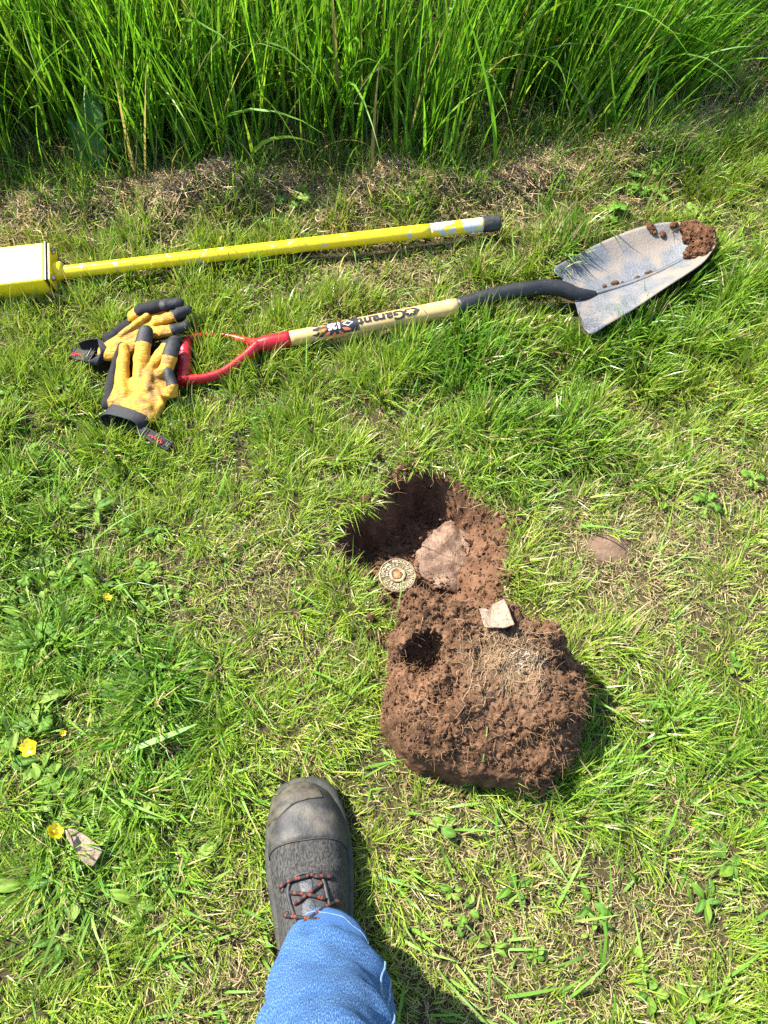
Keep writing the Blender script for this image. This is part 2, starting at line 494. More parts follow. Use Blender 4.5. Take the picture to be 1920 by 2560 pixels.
def flat_bits(name, pos, L, W, yaw, pitch, roll, bend, col, mat):
    """short dry stems lying about: two bent strips each"""
    n = len(pos)
    d = np.stack([np.cos(yaw) * np.cos(pitch), np.sin(yaw) * np.cos(pitch), np.sin(pitch)], 1)
    s = np.stack([-np.sin(yaw) * np.cos(roll), np.cos(yaw) * np.cos(roll), np.sin(roll)], 1)
    mid = pos + np.stack([-np.sin(yaw) * bend, np.cos(yaw) * bend, np.abs(bend) * .5], 1)
    a = pos - d * (L / 2)[:, None]; b = pos + d * (L / 2)[:, None]; w = s * (W / 2)[:, None]
    V = np.stack([a - w, a + w, mid - w, mid + w, b - w * .5, b + w * .5], 1).reshape(-1, 3)
    off = np.arange(n)[:, None] * 6
    loops = (off + np.array([0, 1, 3, 2, 2, 3, 5, 4])).ravel()
    return obj(name, mesh_np(name, V, loops, np.arange(2 * n) * 4, np.repeat(col, 6, axis=0)), mat)

STRAW_BLOBS = [(1350, 2330, 260, .9), (1700, 2230, 170, .7), (1560, 1390, 210, .9), (1820, 1290, 180, .6), (520, 2330, 170, .5), (1080, 2080, 110, .5),
               (620, 1560, 150, .45), (640, 1420, 120, .5), (1000, 2500, 200, .5), (1250, 560, 230, .8), (1480, 480, 200, .8), (100, 640, 200, .5), (900, 620, 200, .4),
               (1010, 680, 150, .4), (180, 1340, 120, .35), (1830, 560, 120, .35), (560, 2480, 150, .5), (700, 1900, 90, .4), (1330, 870, 90, .3), (1000, 830, 120, .25), (1640, 1420, 150, .5)]
LUSH_BLOBS = [(1380, 1120, 190, .8), (430, 1720, 180, .8), (1800, 1900, 200, .6), (60, 1150, 160, .7), (100, 1560, 240, .7), (1530, 800, 180, .7), (1100, 930, 150, .5),
              (150, 2100, 220, .7), (330, 2300, 200, .5), (1480, 1930, 140, .7), (1250, 930, 160, .5), (1415, 622, 70, 1.1), (1300, 690, 60, .6), (620, 1010, 120, .4), (1700, 1750, 160, .3), (1800, 700, 200, .4)]
def field(x, y, blobs):
    s = np.zeros_like(x)
    for u, v, r, a in blobs:
        p = at(u, v); q = at(u + r, v).x - p.x
        s += a * np.exp(-(((x - p.x) / q) ** 2 + ((y - p.y) / (q * 1.1)) ** 2))
    return s

def scatter(n, x0=-1.45, x1=1.45, y0=-0.55, y1=1.75):
    """points on the lawn, thinned away from where the photograph looks"""
    x = rng.uniform(x0, x1, n); y = rng.uniform(y0, y1, n)
    half = 0.60 + 0.27 * np.clip(y, 0, 3)
    p = np.where((np.abs(x) < half) & (y > -0.26), 1.0, 0.25)
    k = rng.uniform(0, 1, n) < p
    return x[k], y[k]

def on_ground(x, y, dz=0.0):
    return np.stack([x, y, height(x, y) + dz], 1)

def grass_colour(n, dry, lush):
    g1 = np.array([0.175, 0.300, 0.020]); g2 = np.array([0.095, 0.235, 0.018]); g3 = np.array([0.31, 0.365, 0.042]); st = np.array([0.44, 0.37, 0.17])
    r = rng.uniform(0, 1, (n, 1)); c = g1 * (1 - r) + g3 * r
    r2 = np.clip(lush[:, None] * 0.8 + rng.uniform(-0.3, 0.35, (n, 1)), 0, 1); c = c * (1 - r2) + g2 * r2
    isdry = rng.uniform(0, 1, n) < np.clip(0.05 + 0.36 * dry, 0, 0.7)
    c[isdry] = st * rng.uniform(0.6, 1.15, (isdry.sum(), 1)) * np.array([1, rng.uniform(0.9, 1.05), 1])
    return c * rng.uniform(0.7, 1.25, (n, 1))

def flow(x, y):
    return 3.4 * fbm2(x, y, 3.2, 2, 61) + 1.6 * fbm2(x, y, 14, 2, 62)

# short mown blades
x, y = scatter(620000)
d_edge = y - edge_y(x)
dry = np.clip(field(x, y, STRAW_BLOBS) + 0.5 * fbm2(x, y, 9, 3, 71) + 0.6 * np.exp(-((d_edge + 0.07) / 0.09) ** 2), 0, 1.4)
lush = np.clip(field(x, y, LUSH_BLOBS) + 0.45 * fbm2(x, y, 6, 2, 72), 0, 1.2)
clump = fbm2(x, y, 38, 2, 73)
def tuft_n(a, b): return fbm2(a, b, 19, 2, 76)
tn = tuft_n(x, y); tg = np.stack([tuft_n(x + .004, y) - tn, tuft_n(x, y + .004) - tn], 1); tg /= np.linalg.norm(tg, axis=1)[:, None] + 1e-6
tuft = sstep(-0.30, 0.32, tn)
keep = keep_clear(x, y, 0.001) & (d_edge < 0.12) & (rng.uniform(0, 1, len(x)) < np.clip((0.92 - 0.46 * dry + 0.25 * lush + 0.35 * clump) * (0.55 + 0.62 * tuft), 0.06, 1)) \
    & (rng.uniform(0, 1, len(x)) < 1 - np.where(x > 0.35, 0.45, 0.8) * np.exp(-((d_edge + 0.01) / 0.08) ** 2))
x, y, dry, lush, clump, tuft, tg = x[keep], y[keep], dry[keep], lush[keep], clump[keep], tuft[keep], tg[keep]
n = len(x)
L = rng.gamma(5, 0.0060, n) * (0.78 + 0.70 * lush + 0.2 * clump - 0.18 * dry) * (0.58 + 0.72 * tuft)
up_ = sstep(0.55, 0.95, y)
L = np.clip(L * (1 + 0.25 * up_), 0.008, 0.09) * under_blade(x, y)
fl = flow(x, y); yaw = np.arctan2(0.55 * np.sin(fl) - 0.75 * tg[:, 1], 0.55 * np.cos(fl) - 0.75 * tg[:, 0]) + rng.normal(0, 0.75, n)
lean = np.clip(rng.normal(0.78, 0.36, n) - 0.34 * up_, 0.02, 1.4)
curl = rng.normal(0.55, 0.4, n)
W = rng.uniform(0.0012, 0.0036, n) * (1 + 0.3 * up_) * (0.85 + 0.45 * lush * tuft) * (0.9 + 0.25 * lush)
lawn = blades('mown_grass', on_ground(x, y, -0.002), L, W, yaw, lean, curl, rng.normal(0, 0.5, n), grass_colour(n, dry, lush), 3, M['grass'])
tag(lawn, 'short mown yellow green lawn grass covering the ground around the hole', 'grass', kind='stuff')
N_LAWN = n

# longer bent blades lying over the lawn
x, y = scatter(15000)
d_edge = y - edge_y(x)
lush = np.clip(field(x, y, LUSH_BLOBS) + 0.55 * fbm2(x, y, 8, 2, 74), 0, 1.2)
low = sstep(0.42, 0.0, y)
keep = keep_clear(x, y, 0.012) & (d_edge < 0.05) & (rng.uniform(0, 1, len(x)) < 0.10 + 0.65 * lush + 0.22 * low)
x, y, lush, low = x[keep], y[keep], lush[keep], low[keep]; n = len(x)
L = np.clip(rng.gamma(6, 0.0105, n), 0.03, 0.13) * under_blade(x, y)
yaw = flow(x, y) + rng.normal(0, 0.7, n)
lean = np.clip(rng.normal(0.85, 0.3, n), 0.2, 1.35); curl = rng.normal(0.75, 0.3, n)
col = np.array([0.125, 0.27, 0.03]) * rng.uniform(0.7, 1.35, (n, 1)); 
col += (rng.uniform(0, 1, (n, 1)) < 0.25) * np.array([0.07, 0.06, 0.03])
longg = blades('long_grass', on_ground(x, y, -0.001), L, rng.uniform(0.0024, 0.0044, n) * (1 + 0.35 * low), yaw, lean, curl, rng.normal(0, 0.35, n), col, 5, M['long'])
tag(longg, 'longer bent green grass blades lying over the short lawn', 'grass', kind='stuff')

# dry clippings and moss between the blades
x, y = scatter(330000)
d_edge = y - edge_y(x)
dry = np.clip(field(x, y, STRAW_BLOBS) + 0.5 * fbm2(x, y, 9, 3, 71), 0, 1.4)
keep = keep_clear(x, y, 0.0) & (d_edge < 0.3) & (rng.uniform(0, 1, len(x)) < 0.18 + 0.75 * dry)
x, y = x[keep], y[keep]; n = len(x)
c = np.array([0.40, 0.30, 0.15]) * rng.uniform(0.25, 1.0, (n, 1)); gm = rng.uniform(0, 1, n) < 0.25
c[gm] = np.array([0.20, 0.23, 0.06]) * rng.uniform(0.6, 1.2, (gm.sum(), 1))
lit = flat_bits('dry_clippings', on_ground(x, y, rng.uniform(0.0005, 0.009, n)), rng.gamma(3, 0.0036, n) + .003, rng.uniform(0.0006, 0.0015, n),
                rng.uniform(0, 6.28, n), rng.normal(0, 0.25, n), rng.normal(0, 0.6, n), rng.normal(0, 0.002, n), c, M['straw'])
tag(lit, 'dry tan clippings and thatch lying between the lawn blades', 'thatch', kind='stuff')

# straw heaped along the edge of the tall grass
n = 60000
x = rng.uniform(-1.6, 1.5, n); dd = rng.normal(-0.05, 0.075, n) + 0.10 * np.clip(rng.uniform(-1, 1, n), 0, 1); y = edge_y(x) + dd
pr = 0.18 + 0.9 * np.clip(0.35 + 1.5 * fbm2(x, y, 6, 2, 81), 0, 1)
pr *= np.where(x > 0.2, 0.5, 1.0)
keep = keep_clear(x, y, 0.0) & (rng.uniform(0, 1, n) < pr); x, y = x[keep], y[keep]; n = len(x)
heap = np.clip(0.35 + 1.3 * fbm2(x, y, 7, 2, 31), 0, 1.2)
c = np.array([0.40, 0.265, 0.14]) * rng.uniform(0.4, 1.2, (n, 1)); pale = rng.uniform(0, 1, n) < 0.35; c[pale] = np.array([0.48, 0.37, 0.20]) * rng.uniform(0.6, 1.1, (pale.sum(), 1))
heap_o = flat_bits('straw_thatch', on_ground(x, y, rng.uniform(0, 0.018, n) * (0.3 + heap)), rng.uniform(0.015, 0.065, n), rng.uniform(0.0008, 0.0020, n),
                   rng.uniform(0, 6.28, n), rng.normal(0, 0.35, n), rng.normal(0, 0.6, n), rng.normal(0, 0.005, n), c, M['straw'])
tag(heap_o, 'brown dried straw heaped along the foot of the tall grass', 'straw', kind='stuff')

# green tufts pushing through the straw
n = 16000
x = rng.uniform(-1.6, 1.5, n); dd = rng.normal(-0.06, 0.10, n); y = edge_y(x) + dd
keep = keep_clear(x, y, 0.004) & (rng.uniform(0, 1, n) < np.clip(-0.02 + 1.9 * fbm2(x, y, 13, 2, 85) + 0.40 * sstep(0.3, 0.8, x) - 0.18 * sstep(0, -.4, x), 0.02, 1)); x, y = x[keep], y[keep]; n = len(x)
col = np.array([0.13, 0.25, 0.026]) * rng.uniform(0.6, 1.35, (n, 1)); dr = rng.uniform(0, 1, n) < 0.18; col[dr] = np.array([0.42, 0.34, 0.16]) * rng.uniform(0.6, 1.1, (dr.sum(), 1))
tufts = blades('edge_tufts', on_ground(x, y, -0.002), rng.gamma(4, 0.014, n) + 0.015, rng.uniform(0.0018, 0.0046, n), rng.normal(-0.6, 1.5, n),
               np.abs(rng.normal(0.3, 0.3, n)), rng.normal(0.5, 0.4, n), rng.normal(0, 0.6, n), col, 4, M['tall'])
tag(tufts, 'loose green tufts growing through the straw between lawn and tall grass', 'grass', kind='stuff')

# tall uncut grass
n = 20000
x = rng.uniform(-1.9, 1.75, n); dd = rng.gamma(2.4, 0.23, n) - 0.03; y = edge_y(x) + dd
tuft = fbm2(x, y, 10, 2, 91)
keep = (dd < 1.15) & (rng.uniform(0, 1, n) < np.clip(0.62 + 1.2 * tuft - 0.25 * (dd < 0.10), 0.06, 1)); x, y, dd = x[keep], y[keep], dd[keep]; n = len(x)
side = sstep(0.35, 0.95, x)
L = np.clip(rng.normal(0.43, 0.12, n), 0.12, 0.70) * (0.55 + 0.45 * sstep(0.0, 0.25, dd)) * (1 - 0.35 * side)
yaw = np.where(rng.uniform(0, 1, n) < 0.35 + 0.5 * side, rng.normal(-0.15, 0.7, n), rng.uniform(0, 6.28, n))
lean = np.abs(rng.normal(0.08, 0.13, n)) + 0.45 * side * rng.uniform(0.3, 1.2, n)
curl = np.abs(rng.normal(0.30, 0.30, n)) + (rng.uniform(0, 1, n) < 0.13) * rng.uniform(0.9, 2.1, n)
col = np.array([0.110, 0.250, 0.016]) * rng.uniform(0.5, 1.5, (n, 1))
yl = rng.uniform(0, 1, n) < 0.2; col[yl] = np.array([0.21, 0.32, 0.03]) * rng.uniform(0.7, 1.3, (yl.sum(), 1))
dr = rng.uniform(0, 1, n) < 0.03; col[dr] = np.array([0.30, 0.24, 0.10])
tall = blades('tall_grass', on_ground(x, y, -0.004), L, rng.uniform(0.0036, 0.0105, n), yaw, lean, curl, rng.normal(0, 0.8, n), col, 7, M['tall'])
tag(tall, 'tall uncut bright green grass standing behind the mown lawn', 'grass', kind='stuff')
# undergrowth between the tall stems
n = 7000
x = rng.uniform(-1.9, 1.8, n); dd = rng.gamma(1.6, 0.22, n) - 0.06; y = edge_y(x) + dd
keep = (dd < 1.1) & keep_clear(x, y, 0.01); x, y, dd = x[keep], y[keep], dd[keep]; n = len(x)
col = np.array([0.08, 0.15, 0.025]) * rng.uniform(0.6, 1.4, (n, 1)); dr = rng.uniform(0, 1, n) < 0.3; col[dr] = np.array([0.30, 0.22, 0.10]) * rng.uniform(0.5, 1.1, (dr.sum(), 1))
under = blades('grass_undergrowth', on_ground(x, y, -0.003), rng.uniform(0.04, 0.16, n), rng.uniform(0.002, 0.004, n), rng.uniform(0, 6.28, n),
               np.abs(rng.normal(0.4, 0.3, n)), rng.normal(0.7, 0.4, n), rng.normal(0, 0.7, n), col, 4, M['tall'])
tag(under, 'short tangled shoots filling the foot of the tall grass', 'grass', kind='stuff')

# ------------------------------------------------------------------ more materials
def paint_mat(name, base, chip, chip_lo=0.66, chip_hi=0.69, scale=55, rough=0.28, dirt=(0.25, 0.17, 0.05), dirt_amt=0.35, bare=False, stretch=(1, 1, 1)):
    m, nt, b = new_mat(name); co = coords(nt, stretch)
    d = mixc(nt, ramp(nt, noise(nt, co, 24, 6, 0.7), [(0.45, (0, 0, 0)), (0.8, (dirt_amt,) * 3)]), base, dirt)
    k = ramp(nt, noise(nt, co, scale, 4, 0.55), [(chip_lo, (0, 0, 0)), (chip_hi, (1, 1, 1))])
    nt.links.new(mixc(nt, k, d, chip), b.inputs['Base Color'])
    b.inputs['Roughness'].default_value = rough; b.inputs['Specular IOR Level'].default_value = 0.5
    bump(nt, b, noise(nt, co, 300, 3), 0.0003)
    return m
M['yellow'] = paint_mat('yellow_enamel', (0.80, 0.57, 0.008), (0.42, 0.43, 0.45), 0.625, 0.64, 48, 0.30)
M['yellow_box'] = paint_mat('yellow_box_enamel', (0.84, 0.62, 0.015), (0.42, 0.43, 0.45), 0.80, 0.81, 30, 0.33, dirt_amt=0.12)
M['worn_tube'] = paint_mat('worn_yellow_enamel', (0.80, 0.57, 0.008), (0.45, 0.47, 0.50), 0.49, 0.51, 46, 0.4)
M['black_rubber'] = speckle_mat('black_rubber', [(0.3, (0.012, 0.012, 0.013)), (0.7, (0.045, 0.045, 0.047))], 60, 0.55, 0.4, 300, 0.0003)
M['black_plastic'] = speckle_mat('black_plastic_trim', [(0.3, (0.012, 0.012, 0.012)), (0.8, (0.03, 0.03, 0.03))], 50, 0.35, 0.5)
M['black_paint'] = paint_mat('black_paint', (0.008, 0.009, 0.011), (0.20, 0.19, 0.17), 0.67, 0.74, 120, 0.5, (0.05, 0.045, 0.038), 0.5)
M['red'] = paint_mat('red_paint', (0.42, 0.008, 0.016), (0.55, 0.35, 0.32), 0.74, 0.76, 90, 0.33, (0.16, 0.03, 0.02), 0.5)
M['screw'] = speckle_mat('steel_screw', [(0.3, (0.05, 0.05, 0.05)), (0.7, (0.45, 0.44, 0.42))], 90, 0.35, 0.5, metal=0.8)
M['wood'] = speckle_mat('varnished_ash', [(0.30, (0.50, 0.31, 0.115)), (0.55, (0.60, 0.385, 0.155)), (0.8, (0.67, 0.45, 0.20))], 60, 0.38, 0.45, 120, 0.0003, stretch=(0.15, 1.2, 1.2))
M['ink'] = speckle_mat('black_print', [(0.2, (0.012, 0.013, 0.016)), (0.8, (0.03, 0.03, 0.034))], 80, 0.4, 0.4)
M['orange'] = speckle_mat('orange_print', [(0.2, (0.62, 0.13, 0.035)), (0.8, (0.78, 0.22, 0.07))], 60, 0.42, 0.4)
M['white_print'] = speckle_mat('white_print', [(0.2, (0.6, 0.6, 0.58)), (0.8, (0.8, 0.8, 0.8))], 60, 0.45, 0.4)

def blade_metal():
    m, nt, b = new_mat('dusty_hammered_steel'); co = coords(nt)
    at_ = nt.nodes.new('ShaderNodeAttribute'); at_.attribute_name = 'col'
    c = mixc(nt, ramp(nt, noise(nt, co, 260, 3, 0.6), [(0.40, (0, 0, 0)), (0.66, (0.55, 0.55, 0.55))]), at_.outputs['Color'], (0.20, 0.21, 0.225))
    co2 = coords(nt, (1, 1, 1)); sc = ramp(nt, noise(nt, co2, 300, 2, 0.5), [(0.58, (0, 0, 0)), (0.75, (0.35, 0.35, 0.35))])
    c = mixc(nt, sc, c, (0.06, 0.065, 0.075))
    nt.links.new(c, b.inputs['Base Color'])
    b.inputs['Roughness'].default_value = 0.58; b.inputs['Metallic'].default_value = 0.1; b.inputs['Specular IOR Level'].default_value = 0.5
    bump(nt, b, noise(nt, co, 260, 2, 0.5), 0.0012)
    return m
M['steel'] = blade_metal()

# ------------------------------------------------------------------ shovel
shovel = thing('shovel', 'round point shovel with wooden shaft and red grip lying across the lawn', 'shovel', (AX0.x, AX0.y, 0))
g = BG; ns, nt_ = g.shape[:2]
tu = np.gradient(g, axis=0); tv = np.gradient(g, axis=1)
nrm = np.cross(tu, tv); nrm /= np.linalg.norm(nrm, axis=2)[..., None] + 1e-9
if nrm[20, 15, 2] < 0: nrm = -nrm
bot = g - nrm * 0.0024
V = np.vstack([g.reshape(-1, 3), bot.reshape(-1, 3)]); o_ = ns * nt_
gi = np.arange(o_).reshape(ns, nt_)
q1 = np.stack([gi[:-1, :-1], gi[1:, :-1], gi[1:, 1:], gi[:-1, 1:]], -1).reshape(-1, 4)
rim = np.concatenate([gi[0, :], gi[1:, -1], gi[-1, -2::-1], gi[-2:0:-1, 0]])
rq = np.stack([rim, np.roll(rim, -1), np.roll(rim, -1) + o_, rim + o_], 1)
sg, tg_ = np.meshgrid(np.linspace(0, 1, ns), np.linspace(0, 1, nt_), indexing='ij'); fn = fbm(g, 22, 4, 505); fn2 = fbm(g, 70, 3, 507)
dk = np.clip(sstep(.42, .02, sg + .25 * fn) * (.35 + .75 * sstep(.55, .8, tg_)), 0, 1)[..., None]
md = np.clip(sstep(-.08, .32, fn + .25 * sstep(.68, .9, tg_) + .25 * sstep(.75, .95, sg) - .6 * dk[..., 0]) * .8, 0, 1)[..., None]
bc_ = np.array([.105, .112, .123]) * (1 + .35 * fn2[..., None]); bc_ = bc_ * (1 - md) + np.array([.235, .175, .115]) * md; bc_ = bc_ * (1 - .85 * dk) + np.array([.028, .030, .034]) * .85 * dk
obj('blade', mesh_quads('blade', V, np.vstack([q1, q1[:, ::-1] + o_, rq]), np.vstack([bc_.reshape(-1, 3)] * 2)), M['steel'], shovel)
blade_bvh = BVHTree.FromPolygons([tuple(p) for p in g.reshape(-1, 3)], [tuple(int(i) for i in q) for q in q1])
# socket: black neck running down into the blade
neck = spline([AX1, at(1215, 744, .040), at(1290, 727, .041), at(1360, 718, .040), at(1404, 722, .036), at(1442, 736, .027), at(1486, 738, .014)], 44)
obj('socket', tube('socket', neck, [.0185, .0172, .0165, .0162, .0162, .0168, .0165, .0145, .0095], 18, 0.95), M['black_paint'], shovel)
wood_path = spline([AX0, AX0.lerp(AX1, .5), AX1], 24)
obj('wooden_shaft', tube('wooden_shaft', wood_path, [.0152, .0165, .0182], 28), M['wood'], shovel)
obj('grip_socket', tube('grip_socket', spline([at(640, 862, .034), at(672, 856, .034), AX0 + (AX1 - AX0).normalized() * 0.004], 12), [.012, .0155, .0162], 20), M['red'], shovel)
YJ = at(648, 861, .034)
near_arm = spline([YJ, at(612, 893, .030), at(560, 930, .027), at(510, 946, .026), at(462, 950, .027)], 30)
far_arm = spline([YJ, at(612, 851, .022), at(560, 838, .014), at(515, 838, .014), at(466, 850, .022)], 30)
obj('yoke_arm', tube('yoke_arm', near_arm, [.0105, .0095, .0085, .0085, .0095], 14, 1.25), M['red'], shovel)
obj('yoke_arm', tube('yoke_arm', far_arm, [.0105, .0075, .0065, .0065, .008], 14, 1.0), M['red'], shovel)
gb0, gb1 = at(463, 848, .026), at(460, 958, .028)
gpth = spline([gb0, gb1], 40); gr = np.array([.0135] * 40)
for k in (7, 13, 19, 25, 31): gr[k] -= .0012
gr[0] = .010; gr[-1] = .0115; gr[-2] = .0148; gr[-3] = .0148
obj('hand_grip', tube('hand_grip', gpth, gr, 20), M['red'], shovel)

axd = (AX0 - AX1).normalized(); axl = (AX0 - AX1).length
nup = (Vector((0, 0, 1)) - axd * axd.z).normalized(); nnear = axd.cross(nup); nnear = nnear if nnear.y < 0 else -nnear
def shaft_pt(s, phi, off):
    """s metres from the socket towards the grip; phi from the top towards the near side"""
    r = 0.0182 + (0.0152 - 0.0182) * s / axl + off
    return AX1 + axd * s + (nup * math.cos(phi) + nnear * math.sin(phi)) * r
def s_of(u, v): return (at(u, v, .036) - AX1).dot(axd)
def shaft_patch(name, s0, s1, p0, p1, off, mat, parent, na=10, nb=18, shape=None):
    V, Qd = [], []
    for i in range(na + 1):
        for j in range(nb + 1):
            a, b = i / na, j / nb
            s, p = s0 + (s1 - s0) * a, p0 + (p1 - p0) * b
            if shape: s, p = shape(s, p, a, b)
            V.append(shaft_pt(s, p, off))
    for i in range(na):
        for j in range(nb):
            k = i * (nb + 1) + j; Qd.append((k, k + 1, k + nb + 2, k + nb + 1))
    return obj(name, mesh_quads(name, np.array([list(v) for v in V]), Qd), mat, parent)
def text_mesh(s, size, bold=0.0, extrude=0.0):
    cu = bpy.data.curves.new('letters', 'FONT'); cu.body = s; cu.size = size; cu.offset = bold; cu.extrude = extrude; cu.align_x = 'CENTER'; cu.align_y = 'CENTER'
    o = bpy.data.objects.new('letters', cu); C.objects.link(o)
    bpy.context.view_layer.update()
    me = bpy.data.meshes.new_from_object(o.evaluated_get(bpy.context.evaluated_depsgraph_get()))
    bpy.data.objects.remove(o); bpy.data.curves.remove(cu)
    return me
def flat_to_shaft(me, s_c, phi_c, off, sx=1.0, sy=1.0):
    bm = bmesh.new(); bm.from_mesh(me)
    bmesh.ops.triangulate(bm, faces=bm.faces[:])
    for _ in range(2):
        long = [e for e in bm.edges if e.calc_length() > 0.0025]
        if long: bmesh.ops.subdivide_edges(bm, edges=long, cuts=1); bmesh.ops.triangulate(bm, faces=bm.faces[:])
    for v in bm.verts:
        v.co = shaft_pt(s_c + v.co.x * sx, phi_c + v.co.y * sy / 0.0175, off)
    bm.to_mesh(me); bm.free(); return me
def poly_mesh(name, polys):
    me = bpy.data.meshes.new(name); vs, fs = [], []
    for p in polys:
        fs.append(list(range(len(vs), len(vs) + len(p)))); vs += [(a, b, 0) for a, b in p]
    me.from_pydata(vs, [], fs); me.update(); return me
gar = text_mesh('Garant', 0.034, 0.0011)
obj('lettering', flat_to_shaft(gar, s_of(952, 800), R(12), .0006, 1.02, 0.82), M['ink'], shovel)
hexa = [(-.019, 0), (-.009, .0085), (.009, .0085), (.017, 0), (.009, -.0085), (-.009, -.0085)]
obj('emblem', flat_to_shaft(poly_mesh('emblem', [hexa]), s_of(1022, 780), R(10), .0006), M['ink'], shovel)
leaf = [(-.010, -.0015), (-.004, .001), (-.005, .005), (.0, .003), (.004, .006), (.005, .002), (.011, .002), (.007, -.001), (.008, -.005), (.002, -.003), (-.001, -.006), (-.003, -.003)]
obj('emblem_leaf', flat_to_shaft(poly_mesh('emblem_leaf', [leaf]), s_of(1022, 780), R(10), .0009), M['wood'], shovel)
sa, sb = s_of(896, 815), s_of(789, 838)
def torn(s, p, a, b):
    return s + (0.007 * math.sin(9 * p) + 0.004 * math.sin(23 * p)) * (a > 0.9), p
band = shaft_patch('sticker', sa, sb, R(-85), R(72), .0004, M['ink'], shovel, 12, 20, torn)
sc_, pc_ = (sa + sb) / 2 + 0.004, R(8)
burst = []
for k in range(11):
    a0 = 2 * math.pi * (k + 0.18) / 11; a1 = 2 * math.pi * (k + 0.82) / 11
    r0, r1 = 0.0125, 0.0255
    burst.append([(r0 * math.cos((a0 + a1) / 2) * 1.35, r0 * math.sin((a0 + a1) / 2)), (r1 * .72 * math.cos(a0) * 1.4, r1 * .8 * math.sin(a0)),
                  (r1 * math.cos(a0 + .12) * 1.4, r1 * math.sin(a0 + .12)), (r1 * math.cos(a1 - .12) * 1.4, r1 * math.sin(a1 - .12)), (r1 * .72 * math.cos(a1) * 1.4, r1 * .8 * math.sin(a1))])
obj('sunburst_print', flat_to_shaft(poly_mesh('sunburst_print', burst), sc_, pc_, .0007), M['orange'], shovel)
obj('sticker_number', flat_to_shaft(text_mesh('125', 0.019, 0.0008), sc_ + .001, pc_, .001), M['white_print'], shovel)
dm = lambda r: [(-.011 * r, 0), (0, .0065 * r), (.011 * r, 0), (0, -.0065 * r)]
obj('sticker_diamond', flat_to_shaft(poly_mesh('sticker_diamond', [dm(1)]), sc_ - .027, R(6), .0010), M['white_print'], shovel)
obj('sticker_diamond_centre', flat_to_shaft(poly_mesh('sticker_diamond_centre', [dm(.72)]), sc_ - .027, R(6), .0013), M['ink'], shovel)

# ------------------------------------------------------------------ crumbs, lumps
def icolump():
    bm = bmesh.new(); bmesh.ops.create_icosphere(bm, subdivisions=1, radius=1)
    v = np.array([x.co[:] for x in bm.verts]); f = np.array([[a.index for a in x.verts] for x in bm.faces]); bm.free(); return v, f
LUMP_V, LUMP_F = icolump()
def crumbs(name, pos, r, mat, parent=None, dark=(0.037, 0.019, 0.011), light=(0.162, 0.087, 0.047)):
    n = len(pos); m = len(LUMP_V)
    j = rng.uniform(0.35, 1.35, (n, m, 1)); sq = rng.uniform(0.5, 1.3, (n, 1, 3))
    V = (LUMP_V[None] * j * sq * np.asarray(r)[:, None, None] + pos[:, None]).reshape(-1, 3)
    F = (LUMP_F[None] + (np.arange(n) * m)[:, None, None]).reshape(-1, 3)
    t = rng.uniform(0, 1, (n, 1)); col = np.repeat(np.array(dark) * (1 - t) + np.array(light) * t, m, axis=0)
    o = obj(name, mesh_quads(name, V, F, col, False), mat, parent); o['kind'] = 'stuff'; return o
def sdf_lump(name, spheres, h, amp, freq, mat, parent=None, k=0.008, seed=0, ground_cut=None):
    S = np.array(spheres); pad = amp * 2 + 0.006
    lo = (S[:, :3] - S[:, 3:4]).min(0) - pad; hi = (S[:, :3] + S[:, 3:4]).max(0) + pad
    G, o = grid_pts(lo, hi, h); d = None
    for sx, sy, sz, r in S:
        e = np.sqrt((G[..., 0] - sx) ** 2 + (G[..., 1] - sy) ** 2 + ((G[..., 2] - sz) * 1.25) ** 2) - r
        if d is None: d = e
        else:
            hh = np.clip(0.5 + 0.5 * (d - e) / k, 0, 1); d = d * (1 - hh) + e * hh - k * hh * (1 - hh)
    d = d + amp * (fbm(G, freq, 4, seed, 0.65) + 0.9 * (np.abs(fbm(G, freq * 2.2, 3, seed + 7, 0.65)) * 2 - .4))
    V, Qd = surface_nets(d, o, h)
    return obj(name, mesh_quads(name, V, Qd), mat, parent)

def hit(bvh, u, v):
    o = Vector((0, 0, CAM_H)); d = (at(u, v, 0) - o).normalized()
    loc, nn, i, dist = bvh.ray_cast(o, d)
    return (loc, nn if nn.dot(d) < 0 else -nn) if loc else (None, None)

# soil sticking to the shovel
tipc = []
for u, v, r in [(1735, 575, .017), (1757, 590, .020), (1770, 605, .017), (1722, 600, .014), (1745, 622, .018), (1728, 640, .016), (1762, 632, .013), (1713, 570, .012), (1778, 612, .009)]:
    p, nn = hit(blade_bvh, u, v)
    if p: tipc.append((p.x, p.y, p.z + r * 0.25, r))
soil_tip = sdf_lump('soil_clump', tipc, 0.0015, 0.0085, 80, M['soil'], seed=5)
tag(soil_tip, 'crumbly reddish brown soil clump stuck to the tip of the shovel blade', 'soil')
bits = [((1627, 572, .0075), (1634, 583, .006), (1622, 565, .005)), ((1655, 586, .0055), (1657, 590, .004)), ((1596, 565, .005), (1602, 562, .004)), ((1681, 566, .006), (1688, 563, .005)),
        ((1533, 711, .0055), (1540, 709, .005)), ((1510, 716, .0042),), ((1590, 697, .004), (1597, 694, .003)), ((1618, 686, .005), (1626, 682, .004)), ((1429, 716, .0048),), ((1556, 707, .003),)]
wh = ['near the middle of its far edge', 'below the far edge lump', 'left of the far edge lump', 'beside the tip clump', 'largest in the crease', 'nearest the neck in the crease', 'mid crease', 'farthest along the crease', 'at the shovel neck', 'smallest in the crease']
for b_, w_ in zip(bits, wh):
    sp = []
    for u, v, r in b_:
        p, nn = hit(blade_bvh, u, v)
        if p: sp.append((p.x, p.y, p.z + r * .4, r))
    if sp: tag(sdf_lump('soil_crumb', sp, 0.0012, 0.003, 220, M['soil'], seed=int(b_[0][0])), 'small brown soil crumb on the shovel blade, ' + w_, 'soil', 'soil crumbs on the shovel blade')

